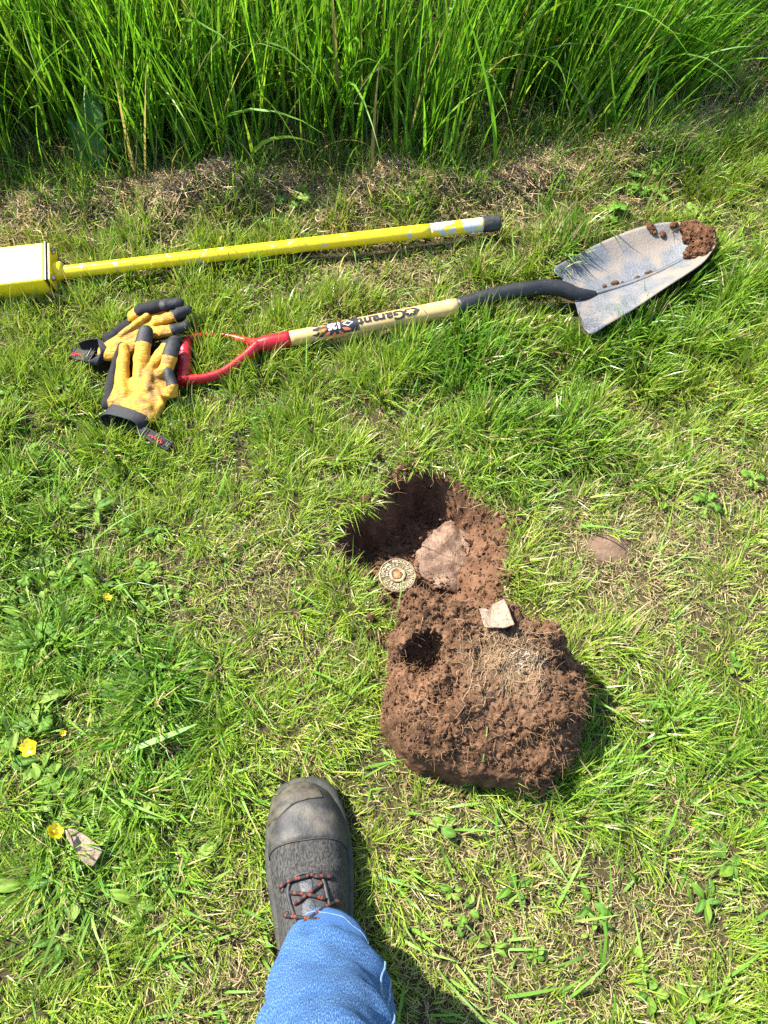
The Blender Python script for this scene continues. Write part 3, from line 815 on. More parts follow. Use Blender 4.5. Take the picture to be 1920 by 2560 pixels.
# ------------------------------------------------------------------ yellow locator
loc_t = thing('metal_locator', 'yellow pole locator with square housing lying above the gloves', 'locator', (TUBE0.x, TUBE0.y, 0))
td = (TUBE1 - TUBE0).normalized()
split = TUBE0.lerp(TUBE1, 0.84); tip_a = TUBE0.lerp(TUBE1, 0.965)
obj('tube', tube('tube', spline([TUBE0 - td * .01, TUBE0.lerp(TUBE1, .4), split], 40), [.0136, .0142, .0148], 24), M['yellow'], loc_t)
obj('worn_tube_end', tube('worn_tube_end', spline([split - td * .0005, split.lerp(tip_a, .5), tip_a], 20), [.0148, .0150, .0152], 24), M['worn_tube'], loc_t)
capp = spline([tip_a - td * .002, tip_a + td * .006, tip_a + td * .02, tip_a + td * .034, tip_a + td * .038], 14)
obj('end_cap', tube('end_cap', capp, [.0162, .0170, .0170, .0167, .0135], 24), M['black_rubber'], loc_t)
# housing: a square box whose axis follows the tube
bx_r = at(130, 664, .062)
ax = Vector((td.x, td.y, 0)).normalized(); rl = R(9); ay0 = Vector((-ax.y, ax.x, 0)); ay = ay0 * math.cos(rl) + Vector((0, 0, 1)) * math.sin(rl); az = Vector((0, 0, 1)) * math.cos(rl) - ay0 * math.sin(rl)
HW, HT, HB = 0.047, 0.064, 0.004
bc = Vector((TUBE0.x, TUBE0.y, 0.002)) - ax * 0.018 + ay * 0.010
def rbox(name, c0, c1, w, zb, zt, bev, mat, parent):
    bm = bmesh.new(); bmesh.ops.create_cube(bm, size=1)
    for v in bm.verts:
        p = c0.lerp(c1, v.co.x + .5) + ay * (v.co.y * 2 * w) + az * (zb + (zt - zb) * (v.co.z + .5)); v.co = p
    bmesh.ops.bevel(bm, geom=bm.edges[:], offset=bev, segments=3, affect='EDGES', profile=0.6)
    me = bpy.data.meshes.new(name); bm.to_mesh(me); bm.free()
    return obj(name, me, mat, parent)
obj_box = rbox('housing', bc - ax * 0.42, bc, HW, HB, HT, .005, M['yellow_box'], loc_t)
rbox('end_gasket', bc + ax * .0005, bc + ax * .0045, HW + .0015, HB - .001, HT + .0015, .0015, M['black_plastic'], loc_t)
rbox('end_plate', bc + ax * .005, bc + ax * .010, HW - .002, HB, HT - .002, .0015, M['yellow'], loc_t)
obj('tube_collar', tube('tube_collar', spline([bc + ax * .009 + az * .03 - ay * .002, bc + ax * .026 + az * .03 - ay * .002], 6), [.0215, .0205, .0175], 24), M['yellow'], loc_t)
for sy, sz in ((.033, .050), (-.034, .050), (.034, .014), (-.034, .014)):
    p = bc + ax * .0095 + ay * sy + az * sz
    obj('screw', tube('screw', [p, p + ax * .004, p + ax * .0075], [.0065, .0068, .0045], 10), M['screw'], loc_t)

# ------------------------------------------------------------------ gloves
def leather():
    m, nt, b = new_mat('yellow_goatskin'); co = coords(nt)
    c = ramp(nt, noise(nt, co, 30, 4), [(0.3, (0.44, 0.21, 0.014)), (0.7, (0.60, 0.325, 0.022))])
    s = ramp(nt, noise(nt, co, 24, 3, 0.6), [(0.50, (0, 0, 0)), (0.68, (0.85, 0.85, 0.85))])
    c = mixc(nt, s, c, (0.15, 0.08, 0.026))
    nt.links.new(c, b.inputs['Base Color']); b.inputs['Roughness'].default_value = 0.5; b.inputs['Specular IOR Level'].default_value = 0.4
    cr_ = coords(nt, (1, 2.6, 1)); bump(nt, b, noise(nt, cr_, 75, 5, 0.65), 0.0045); return m
M['leather'] = leather()
def knit(name, c0, c1, sc=900, stretch=(1, .3, 1), rough=0.85):
    m, nt, b = new_mat(name); co = coords(nt, stretch); nn = noise(nt, co, sc, 2)
    nt.links.new(ramp(nt, nn, [(0.35, c0), (0.65, c1)]), b.inputs['Base Color']); b.inputs['Roughness'].default_value = rough
    b.inputs['Specular IOR Level'].default_value = 0.3
    bump(nt, b, nn, 0.0006); return m
M['knit'] = knit('black_knit', (0.006, 0.006, 0.008), (0.018, 0.018, 0.021))
M['neoprene'] = knit('black_neoprene', (0.010, 0.010, 0.012), (0.019, 0.019, 0.022), 300, (1, 1, 1), 0.7)
M['tip'] = speckle_mat('rubber_fingertip', [(0.3, (0.008, 0.008, 0.010)), (0.7, (0.022, 0.023, 0.026))], 70, 0.62, 0.35, 250, 0.0008)
M['red_print'] = speckle_mat('red_rubber_print', [(0.2, (0.50, 0.01, 0.015)), (0.8, (0.65, 0.03, 0.03))], 70, 0.45, 0.4)

def glove(name, label, caps, cuff, strap, seed, stroke, parent_loc, slit, grooves=()):
    root = thing(name, label, 'glove', parent_loc)
    A = np.array([[*GLOVE_Z(*c[0])] for c in caps]); B = np.array([[*GLOVE_Z(*c[1])] for c in caps])
    ra = np.array([c[2] for c in caps]); rb = np.array([c[3] for c in caps])
    h = 0.0019
    lo = np.minimum(A, B).min(0) - 0.03; hi = np.maximum(A, B).max(0) + 0.03
    G, o = grid_pts(lo, hi, h); d = np.full(G.shape[:3], 1.0); best = np.full(G.shape[:3], 9.0); who = np.zeros(G.shape[:3], np.int16)
    k = 0.0062
    for i in range(len(caps)):
        ab = B[i] - A[i]; t = np.clip(((G - A[i]) @ ab) / (ab @ ab), 0, 1)
        q = G - (A[i] + t[..., None] * ab)
        e = np.sqrt(q[..., 0] ** 2 + q[..., 1] ** 2 + (q[..., 2] * (caps[i][6] if len(caps[i]) > 6 else 1.22)) ** 2) - (ra[i] + (rb[i] - ra[i]) * t) * (.90 if len(caps[i]) == 6 and caps[i][5] < 1 else 1)
        who = np.where(e < best, i, who); best = np.minimum(best, e)
        kk = k * (caps[i][5] if len(caps[i]) > 5 else 1)
        hh = np.clip(0.5 + 0.5 * (d - e) / kk, 0, 1); d = d * (1 - hh) + e * hh - kk * hh * (1 - hh)
    for c0, c1, r_ in grooves:
        a_, b_ = np.array(GLOVE_Z(*c0)), np.array(GLOVE_Z(*c1)); ab = b_ - a_; t = np.clip(((G - a_) @ ab) / (ab @ ab), 0, 1)
        e = np.linalg.norm(G - (a_ + t[..., None] * ab), axis=-1) - r_
        kk = 0.006; hq = np.clip(0.5 - 0.5 * (d + e) / kk, 0, 1); d = d * (1 - hq) + (-e) * hq + kk * hq * (1 - hq)
    near = np.abs(d) < 0.012
    d[near] += 0.0036 * fbm(G[near], 34, 2, seed) + 0.0030 * np.abs(fbm(G[near] * np.array([1, 0.45, 1]), 42, 2, seed + 3))
    V, Qd = surface_nets(d, o, h)
    ctr = V[Qd].mean(1); ii = np.clip(((ctr - o) / h).round().astype(int), 0, np.array(d.shape) - 1)
    w = who[ii[:, 0], ii[:, 1], ii[:, 2]]
    zone = np.array([c[4] for c in caps], dtype=object)[w]
    def sub(nm, sel, mat):
        if sel.sum() < 6: return None
        q = Qd[sel]; u, inv = np.unique(q, return_inverse=True)
        return obj(nm, mesh_quads(nm, V[u], inv.reshape(q.shape)), mat, root)
    sub('palm', zone == 'palm', M['leather']); sub('knit_back', zone == 'back', M['knit'])
    for tnum in sorted({c[4] for c in caps if c[4].startswith('tip')}):
        sub('fingertip', zone == tnum, M['tip'])
    # open cuff: outer and inner skin joined at the rim
    def ring(c, hw, hh, grow=0.0):
        c0 = GLOVE_Z(*c); hv = GLOVE_Z(*hw) - c0; hv.z = 0
        a = np.linspace(0, 2 * np.pi, 48, endpoint=False)
        L_ = hv.length; e1 = hv.normalized()
        return np.array([list(c0 + e1 * ((L_ + grow) * math.cos(t)) + Vector((0, 0, 1)) * ((hh + grow) * math.sin(t) * (1 + .12 * math.sin(2 * t + 1)))) for t in a])
    th_ = np.linspace(0, 2 * np.pi, 48, endpoint=False); back = (slit * np.clip(np.sin(th_) * 1.3, 0, 1))[:, None]
    def rset(gw):
        q = [ring(*c, grow=gw) for c in cuff]
        return [q[0]] + [r_ * (1 - back * (i + 1) / (len(q) - 1)) + q[0] * back * (i + 1) / (len(q) - 1) for i, r_ in enumerate(q[1:])]
    rs = rset(0.0); rs_in = rset(-0.0018)[::-1]
    full = []
    for lst in (rs, rs_in):
        L_ = []
        for a in range(len(lst) - 1):
            for t in np.linspace(0, 1, 6, endpoint=False): L_.append(lst[a] * (1 - t) + lst[a + 1] * t)
        L_.append(lst[-1]); full += L_
    cu = obj('cuff', loft('cuff', full, False, False), M['neoprene'], root)
    # strap
    s0, s1, wv, th = strap
    p0, p1 = GLOVE_Z(*s0), GLOVE_Z(*s1); dv = (p1 - p0).normalized(); sv = (GLOVE_Z(*wv) - p0); sv = (sv - dv * sv.dot(dv)); hw = sv.length; sv = sv.normalized(); nv = dv.cross(sv); nv = nv if nv.z > 0 else -nv
    Ls = (p1 - p0).length
    def sbox(nm, a0, a1, b0, b1, c0, c1, mat, par, bev=.0006):
        bm = bmesh.new(); bmesh.ops.create_cube(bm, size=1)
        for v in bm.verts:
            v.co = p0 + dv * (a0 + (a1 - a0) * (v.co.x + .5)) + sv * (b0 + (b1 - b0) * (v.co.y + .5)) + nv * (c0 + (c1 - c0) * (v.co.z + .5))
        bmesh.ops.bevel(bm, geom=bm.edges[:], offset=bev, segments=2, affect='EDGES')
        me = bpy.data.meshes.new(nm); bm.to_mesh(me); bm.free(); return obj(nm, me, mat, par)
    st = sbox('strap', 0, Ls, -hw, hw, -.0015, .0015, M['neoprene'], root, .001)
    for f in (.10, .17, .24, .84): sbox('strap_rib', Ls * f, Ls * (f + .035), -hw * .85, hw * .85, .0014, .0026, M['tip'], st, .0003)
    # red script mark
    pts = [(stroke[0] + (stroke[1] - stroke[0]) * t, 0.42 * math.sin(t * 30) * (0.55 + 0.75 * (t > .62)) * (1 if t < .95 else .3)) for t in np.linspace(0, 1, 44)]
    path = [p0 + dv * (Ls * a) + sv * (hw * (b * .8 + .12)) + nv * .0022 for a, b in pts]
    obj('red_script', tube('red_script', path, .0011, 6), M['red_print'], st)
    return root

front_caps = [
    # broad flat palm
    ((560, 1130, .036), (600, 1000, .040), .0260, .0220, 'palm', 1.0, 1.75), ((680, 1190, .038), (730, 960, .042), .0270, .0230, 'palm', 1.0, 1.75),
    ((790, 1230, .036), (850, 950, .042), .0250, .0220, 'palm', 1.0, 1.75), ((870, 1190, .032), (930, 990, .038), .0200, .0180, 'palm', 1.0, 1.5),
    ((690, 1110, .050), (800, 1170, .049), .0090, .0070, 'palm', 1.6), ((800, 1000, .052), (815, 850, .056), .0120, .0110, 'palm', 1.4), ((860, 1010, .050), (930, 1140, .044), .0085, .0085, 'palm', 1.5),
    ((600, 1050, .050), (560, 960, .050), .0100, .0120, 'palm', 1.4),
    # first finger, all yellow
    ((575, 930, .046), (588, 760, .056), .0158, .0150, 'palm', .5), ((588, 760, .056), (592, 625, .062), .0150, .0112, 'palm', .5),
    # second finger with black end
    ((735, 870, .050), (745, 720, .060), .0168, .0165, 'palm', .5), ((745, 720, .060), (770, 590, .066), .0165, .0162, 'palm', .5), ((772, 575, .0665), (792, 480, .068), .0168, .0150, 'tip2', .5),
    # third
    ((815, 840, .048), (930, 690, .050), .0150, .0142, 'palm', .5), ((930, 690, .050), (980, 630, .048), .0142, .0140, 'palm', .5), ((990, 615, .047), (1085, 535, .042), .0146, .0138, 'tip3', .5),
    # fourth
    ((905, 880, .048), (985, 810, .058), .0150, .0148, 'palm', .5), ((985, 810, .058), (1012, 715, .064), .0148, .0146, 'palm', .5), ((1018, 690, .0655), (1045, 590, .064), .0152, .0140, 'tip4', .5),
    # curled thumb
    ((950, 1060, .038), (1035, 1035, .048), .0150, .0132, 'palm', .6), ((1030, 1010, .054), (1040, 985, .057), .0130, .0130, 'palm', .6), ((1035, 965, .058), (998, 845, .066), .0134, .0105, 'tip5', .5),
    # knit side and back
    ((445, 1140, .026), (500, 850, .032), .0150, .0130, 'back', .5), ((500, 850, .034), (568, 605, .052), .0130, .0095, 'back', .5),
    ((560, 1150, .022), (900, 1150, .022), .0170, .0170, 'back', .5), ((620, 950, .024), (960, 900, .024), .0160, .0160, 'back', .5), ((1000, 860, .034), (1075, 640, .034), .0150, .0130, 'back', .5)]
front_cuff = [((660, 1235, .034), (865, 1318, .030), .0215), ((620, 1285, .033), (820, 1362, .03), .0220), ((548, 1345, .031), (738, 1400, .03), .0235)]
glove('work_glove', 'yellow leather work glove lying palm up, black cuff opening towards the bottom', front_caps, front_cuff,
      ((725, 1372, .036), (1015, 1532, .028), (700, 1408, .036), 0), 3, (.36, .80), (*GLOVE_Z(650, 1200, 0).xy, 0), 0.25, [((635, 1040, .062), (690, 940, .064), .0085), ((680, 1180, .064), (790, 1215, .062), .0060), ((880, 1180, .054), (860, 1010, .058), .0065), ((660, 900, .062), (672, 720, .072), .0060), ((880, 780, .062), (800, 760, .070), .0060), ((965, 1090, .056), (950, 960, .060), .0055)])
rear_caps = [
    ((460, 650, .036), (640, 540, .040), .0240, .0230, 'palm', 1.0, 1.7), ((520, 670, .034), (720, 560, .040), .0210, .0210, 'palm', 1.0, 1.6), ((640, 520, .040), (800, 450, .044), .0200, .0170, 'palm', 1.0, 1.4),
    # rolled side seam
    ((560, 510, .052), (690, 410, .058), .0080, .0082, 'palm', .35), ((690, 410, .058), (795, 335, .060), .0082, .0072, 'palm', .35),
    # index
    ((690, 330, .044), (722, 300, .048), .0165, .0160, 'palm', .4), ((745, 280, .052), (940, 235, .056), .0160, .0150, 'back', .4), ((955, 232, .057), (1085, 218, .052), .0154, .0140, 'tip1', .4),
    ((800, 330, .038), (960, 290, .040), .0145, .0135, 'palm', .4),
    # middle
    ((800, 430, .044), (900, 380, .048), .0140, .0135, 'palm', .5), ((900, 380, .048), (1040, 340, .050), .0135, .0132, 'palm', .5), ((1060, 330, .050), (1170, 280, .046), .0138, .0118, 'tip2b', .4),
    # ring
    ((800, 480, .046), (920, 480, .050), .0145, .0140, 'palm', .5), ((920, 480, .050), (1030, 470, .052), .0140, .0140, 'palm', .5), ((1050, 462, .053), (1150, 430, .050), .0144, .0125, 'tip3b', .4),
    # knit back
    ((455, 535, .026), (700, 365, .034), .0150, .0135, 'back', .5), ((480, 600, .022), (760, 450, .024), .0160, .0160, 'back', .5), ((800, 420, .026), (1120, 330, .026), .0150, .0140, 'back', .5)]
rear_cuff = [((425, 630, .033), (490, 712, .03), .0200), ((350, 660, .034), (345, 790, .03), .0215), ((215, 668, .036), (275, 775, .03), .0240)]
glove('work_glove', 'yellow leather work glove behind the palm up glove, open cuff facing the picture edge', rear_caps, rear_cuff,
      ((300, 712, .024), (95, 672, .016), (285, 762, .024), 0), 9, (.42, .86), (*GLOVE_Z(600, 600, 0).xy, 0), 0.9)

# ------------------------------------------------------------------ survey marker in the hole
M['brass'] = speckle_mat('weathered_brass', [(0.28, (0.09, 0.058, 0.026)), (0.5, (0.25, 0.195, 0.11)), (0.75, (0.42, 0.36, 0.25))], 150, 0.55, 0.4, 350, 0.0006, metal=0.15)
M['brass_letter'] = speckle_mat('worn_brass_lettering', [(0.3, (0.24, 0.195, 0.12)), (0.7, (0.46, 0.40, 0.29))], 120, 0.5, 0.4, metal=0.15)
M['recess'] = speckle_mat('soiled_recess', [(0.3, (0.07, 0.045, 0.02)), (0.7, (0.22, 0.17, 0.08))], 130, 0.8, 0.2, 400, 0.0004)
M['rust'] = speckle_mat('rusted_centre', [(0.3, (0.13, 0.05, 0.02)), (0.55, (0.34, 0.15, 0.06)), (0.8, (0.42, 0.27, 0.15))], 160, 0.85, 0.2, 400, 0.0012)
mk = thing('survey_marker', 'round cast survey marker post with ring of raised letters in the hole', 'survey marker', (MON.x, MON.y, MON.z - .08))
MT = Matrix.Translation(MON) @ Matrix.Rotation(R(-3), 4, 'X') @ Matrix.Rotation(R(3), 4, 'Y')
def lathe(name, prof, n, mat, parent, jit=0.0):
    a = np.linspace(0, 2 * np.pi, n, endpoint=False); rings = []
    for r, z in prof:
        rr = r * (1 + jit * np.sin(3 * a + 1) + jit * .6 * np.sin(5 * a))
        rings.append([list(MT @ Vector((q * math.cos(t), q * math.sin(t), z))) for q, t in zip(rr, a)])
    return obj(name, loft(name, rings, True, True), mat, parent)
RM = 0.0325
lathe('post', [(RM * .86, -.085), (RM * .86, -.016), (RM * .92, -.013)], 40, M['rust'], mk)
lathe('cap', [(RM * .90, -.0155), (RM * 1.0, -.0135), (RM * 1.03, -.008), (RM * 1.02, -.0025), (RM * .985, 0.0), (RM * .95, 0.0002), (RM * .935, -.0010), (RM * .45, -.0010)], 64, M['recess'], mk)
lathe('cap_rim', [(RM * 1.034, -.0078), (RM * 1.036, -.0024), (RM * .99, .0006), (RM * .955, .0004), (RM * .945, -.0012)], 64, M['brass'], mk)
lathe('centre_boss', [(RM * .47, -.0012), (RM * .46, .0016), (RM * .43, .0026), (RM * .30, .0022), (RM * .29, .0008), (RM * .0005, .0012)], 40, M['brass'], mk, .025)
lathe('rusted_pin', [(RM * .27, .0006), (RM * .24, .0024), (RM * .1, .0032), (RM * .0005, .003)], 24, M['rust'], mk, .06)
def ring_text(name, text, rad, size, start_deg, sweep):
    vs, fs = [], []
    for i, ch in enumerate(text):
        if ch == ' ': continue
        me = text_mesh(ch, size, size * .02, 0.0007); a = R(start_deg - sweep * i / len(text))
        Mx = MT @ Matrix.Rotation(a - math.pi / 2, 4, 'Z') @ Matrix.Translation((0, rad, 0))
        b0 = len(vs); vs += [tuple(Mx @ v.co) for v in me.vertices]; fs += [tuple(b0 + q for q in p.vertices) for p in me.polygons]
        bpy.data.meshes.remove(me)
    me = bpy.data.meshes.new(name); me.from_pydata(vs, [], fs); me.update()
    return obj(name, me, M['brass_letter'], mk)
ring_text('raised_lettering', 'REMOVAL PROSECUTED INTERFERENCE OR ', RM * .80, .0082, 188, 360)
ring_text('raised_lettering', 'MARKER LEGAL SURVEY ', RM * .585, .0072, 182, 360)

# ------------------------------------------------------------------ upturned sod clod
def clod_field(G):
    x, y, z = G[..., 0], G[..., 1], G[..., 2]
    d2 = poly_sdf(x[:, :, 0], y[:, :, 0], CLOD)[:, :, None]
    cx, cyy = 0.145, 0.28
    top = 0.112 + 0.02 * sstep(0.16, 0.42, y) - 0.10 * (x - cx) ** 2 / 0.02 * 0.1 + 0.012 * fbm2(x[:, :, 0], y[:, :, 0], 14, 3, 101)[:, :, None]
    top = top - 0.045 * sstep(0.235, 0.14, y) - 0.03 * sstep(0.22, 0.31, x)
    side = d2 + 0.16 * np.clip(z, 0, 1) - 0.008 + 0.05 * np.clip(z - .07, 0, 1)
    dz = (z - top) * 0.92
    r = 0.019
    a, b = side + r, dz + r
    d = np.minimum(np.maximum(a, b), 0) + np.sqrt(np.maximum(a, 0) ** 2 + np.maximum(b, 0) ** 2) - r
    def ball(c, rad): return np.sqrt((x - c.x) ** 2 + (y - c.y) ** 2 + (z - c.z) ** 2) - rad
    def smin(d, e, k):
        hh = np.clip(0.5 + 0.5 * (d - e) / k, 0, 1); return d * (1 - hh) + e * hh - k * hh * (1 - hh)
    for u, v, zz, rad in ((1300, 1905, .045, .024), (1322, 1935, .028, .018), (1334, 1962, .013, .012), (1370, 1600, .105, .03), (1050, 1530, .105, .03), (1010, 1640, .075, .022)):
        d = smin(d, ball(at(u, v, zz), rad), 0.02)
    d = -smin(-d, ball(at(1062, 1634, .108), .037), 0.007)
    d = -smin(-d, ball(at(1078, 1664, .092), .026), 0.008)
    d = smin(d, ball(at(1240, 1880, .03), .045), 0.03)
    return d
lo = (min(p.x for p in CLOD) - .03, min(p.y for p in CLOD) - .04, -0.012); hi = (max(p.x for p in CLOD) + .03, max(p.y for p in CLOD) + .03, 0.165)
hC = 0.0019
G, o_c = grid_pts(lo, hi, hC); d = clod_field(G)
near = np.abs(d) < 0.026
Gn = G[near]
cut = sstep(0.245, 0.205, Gn[:, 1]) * sstep(0.085, 0.055, Gn[:, 2]) * sstep(0.22, 0.17, Gn[:, 0])       # smooth spade-cut face, low at the near side
clay = np.exp(-(((Gn[:, 0] - at(1270, 1680, .12).x) / .06) ** 2 + ((Gn[:, 1] - at(1270, 1680, .12).y) / .055) ** 2))
cutR = sstep(0.245, 0.27, Gn[:, 0]) * sstep(0.07, 0.05, Gn[:, 2])
cutL = sstep(0.035, 0.015, Gn[:, 0]) * sstep(0.09, 0.06, Gn[:, 2])
rough = np.clip(1 - 0.72 * cut - 0.62 * clay - 0.5 * cutR - 0.5 * cutL, 0.25, 1)
nz_ = 0.020 * fbm(Gn, 26, 4, 111, 0.58) + 0.0060 * (np.abs(fbm(Gn, 80, 3, 115, 0.65)) * 2 - 0.5) + 0.0035 * fbm(Gn, 240, 2, 119)
d[near] += nz_ * rough + 0.007 * fbm(Gn * np.array([1, 1, .35]), 38, 2, 123) * (1 - rough) + 0.004 * fbm(Gn, 25, 2, 121) * (1 - rough)
V, Qd = surface_nets(d, o_c, hC)
clod = thing('sod_clod', 'upturned clod of brown sod full of roots beside the hole', 'sod clod', (0.145, 0.28, 0))
# colour: dark crumbly soil, paler clay where the sod was cut
n1 = np.clip(0.5 + 0.9 * fbm(V, 70, 4, 131, 0.65), 0, 1)[:, None]; n2 = np.clip(0.5 + 0.8 * fbm(V, 16, 2, 137), 0, 1)[:, None]
cc = np.array([0.046, 0.024, 0.013]) * (1 - n1) + np.array([0.172, 0.092, 0.050]) * n1
cc = cc * (0.75 + 0.45 * n2)
clayv = np.exp(-(((V[:, 0] - at(1270, 1680, .12).x) / .062) ** 2 + ((V[:, 1] - at(1270, 1680, .12).y) / .055) ** 2))[:, None] * (0.4 + 0.6 * n2)
cc = cc * (1 - .75 * clayv) + np.array([0.25, 0.155, 0.092]) * .75 * clayv
M['clod'] = attr_mat('sod_soil', 0.95, 0.12, 430, 0.0018)
cl_body = obj('soil_body', mesh_quads('soil_body', V, Qd, cc), M['clod'], clod)
clod_bvh = BVHTree.FromPolygons([tuple(p) for p in V], [tuple(int(i) for i in q) for q in Qd])
Vn = None
me = cl_body.data; nv = len(me.vertices); no = np.empty(nv * 3, np.float32); me.vertices.foreach_get('normal', no); no = no.reshape(-1, 3)
upw = np.argwhere((no[:, 2] > 0.15) & (V[:, 2] > 0.02)).ravel()
rr = np.exp(-(((V[upw, 0] - at(1270, 1680, .12).x) / .07) ** 2 + ((V[upw, 1] - at(1270, 1680, .12).y) / .06) ** 2)); upw = upw[rng.uniform(0, 1, len(upw)) > rr * .85]
upw = upw[~((V[upw, 1] < .225) & (V[upw, 2] < .07) & (V[upw, 0] < .2))]
sel = rng.choice(upw, 7000); cr = np.clip(rng.gamma(1.5, 0.0007, 7000), 0.0005, 0.0048)
crumbs('soil_crumbs', V[sel] + no[sel] * (cr * 0.45)[:, None], cr, M['crumb'], clod)

def root_mesh(name, starts, dirs, Ls, rad, wig, cols, segs=9, follow=None, lift=0.0015):
    Vs, Fs, Cs = [], [], []; n3 = 3
    for s, dvec, L, r, c in zip(starts, dirs, Ls, rad, cols):
        p = np.array(s, float); dv = np.array(dvec, float); pts = []
        for k in range(segs + 1):
            pts.append(p.copy()); dv = dv + rng.normal(0, wig, 3); dv /= np.linalg.norm(dv); p = p + dv * L / segs
            if follow:
                q, nn, i, dist = follow.find_nearest(Vector(p))
                if q is not None: p = np.array(q) + np.array(nn if nn.dot(Vector((0, 0, 1))) > -.5 else -nn) * (lift + rng.uniform(0, lift))
        P = np.array(pts); T = np.gradient(P, axis=0); T /= np.linalg.norm(T, axis=1)[:, None] + 1e-9
        a = np.cross(T, [0.3, 0.5, 0.81]); a /= np.linalg.norm(a, axis=1)[:, None] + 1e-9; b = np.cross(T, a)
        b0 = sum(len(v) for v in Vs)
        rk = r * np.linspace(1, .35, segs + 1)[:, None]
        ring = np.stack([P + rk * (a * math.cos(t) + b * math.sin(t)) for t in (0, 2.094, 4.189)], 1).reshape(-1, 3)
        Vs.append(ring); Cs.append(np.tile(c, (len(ring), 1)))
        for k in range(segs):
            for j in range(3):
                q0 = b0 + k * 3 + j; q1_ = b0 + k * 3 + (j + 1) % 3; Fs.append((q0, q1_, q1_ + 3, q0 + 3))
    return mesh_quads(name, np.vstack(Vs), Fs, np.vstack(Cs))
# root mat over the clay and stray hairs everywhere
def surf_at(u, v):
    p, nn = hit(clod_bvh, u, v); return p
S_, D_, L_, R_, K_ = [], [], [], [], []
hub = surf_at(1262, 1610)
for k in range(210):
    ang = rng.uniform(-2.9, 0.35) if k % 3 else rng.uniform(0, 6.28); off = rng.normal(0, 48, 2)
    p = surf_at(1265 + off[0] + 22 * math.cos(ang), 1625 + off[1])
    if p is None: continue
    S_.append(p); D_.append((math.cos(ang), math.sin(ang), 0)); L_.append(rng.uniform(.04, .13)); R_.append(rng.uniform(.00025, .0006))
    K_.append(np.array([0.32, 0.22, 0.12]) * rng.uniform(.7, 1.25))
for k in range(45):                                   # one pale twisted cluster
    off = rng.normal(0, 14, 2); p = surf_at(1315 + off[0] * 1.6, 1650 + off[1])
    if p is None: continue
    S_.append(p); D_.append((rng.normal(), rng.normal(), .2)); L_.append(rng.uniform(.02, .05)); R_.append(rng.uniform(.0003, .0006)); K_.append(np.array([0.50, 0.42, 0.30]))
obj('root_mat', root_mesh('root_mat', S_, D_, L_, R_, .48, K_, 13, clod_bvh, .0012), M['root'], clod)['kind'] = 'stuff'
S_, D_, L_, R_, K_ = [], [], [], [], []
sel = rng.choice(upw, 1300)
for i in sel:
    S_.append(V[i]); dv = no[i] + rng.normal(0, .8, 3); D_.append(dv / np.linalg.norm(dv)); L_.append(rng.uniform(.008, .030)); R_.append(rng.uniform(.0002, .00045)); K_.append(np.array([0.30, 0.17, 0.085]) * rng.uniform(.6, 1.3))
obj('root_hairs', root_mesh('root_hairs', S_, D_, L_, R_, .35, K_, 6), M['root'], clod)['kind'] = 'stuff'

# crumbs fallen in the hole and at its rim
def in_poly_pts(poly, n, pad=0.0):
    xs = rng.uniform(min(p.x for p in poly), max(p.x for p in poly), n); ys = rng.uniform(min(p.y for p in poly), max(p.y for p in poly), n)
    k = poly_sdf(xs, ys, poly) < pad; return xs[k], ys[k]
xs, ys = in_poly_pts(HOLE, 5200, 0.006)
cr = np.clip(rng.gamma(1.7, 0.0010, len(xs)), 0.0006, 0.0068)
hc = crumbs('hole_crumbs', on_ground(xs, ys, cr * .3), cr, M['crumb']); tag(hc, 'loose brown soil crumbs lining the dug hole', 'soil')
ring_x, ring_y = [], []
for (u, v, r, n_) in ((1100, 1512, 60, 160), (1000, 1512, 50, 120), (1220, 1500, 50, 110), (950, 1490, 30, 60), (860, 1420, 35, 60), (1360, 1975, 40, 70), (1300, 1450, 50, 120), (1290, 1300, 40, 60), (920, 1250, 40, 60), (960, 1600, 40, 60), (1100, 1970, 60, 50), (1470, 1700, 40, 50), (1000, 1170, 45, 40), (1490, 1850, 14, 8), (1270, 1340, 25, 40)):
    p = at(u, v); q = at(u + r, v).x - p.x; ring_x.append(rng.normal(p.x, q * .55, n_)); ring_y.append(rng.normal(p.y, q * .45, n_))
xs = np.concatenate(ring_x); ys = np.concatenate(ring_y); cr = np.clip(rng.gamma(1.6, .0014, len(xs)), .0008, .008)
rc = crumbs('spilled_soil', on_ground(xs, ys, cr * .5 + .006), cr, M['crumb']); tag(rc, 'spilled brown soil crumbs round the rim of the hole', 'soil')
S_, D_, L_, R_, K_ = [], [], [], [], []
for k in range(150):
    i = rng.integers(len(HOLE)); a, b = HOLE[i], HOLE[(i + 1) % len(HOLE)]; p = a.lerp(b, rng.uniform()); inn = (Vector((.06, .57, 0)) - p).normalized()
    p = p + inn * rng.uniform(.004, .035); S_.append((p.x, p.y, float(height(np.array([p.x]), np.array([p.y]))[0]) + .001))
    dv = np.array(inn) * .8 + rng.normal(0, .5, 3); D_.append(dv / np.linalg.norm(dv)); L_.append(rng.uniform(.01, .045)); R_.append(rng.uniform(.0002, .0005)); K_.append(np.array([0.33, 0.21, 0.10]) * rng.uniform(.6, 1.4))
hr = obj('hole_roots', root_mesh('hole_roots', S_, D_, L_, R_, .3, K_, 7), M['root']); tag(hr, 'thin torn roots hanging from the walls of the hole', 'roots', kind='stuff')

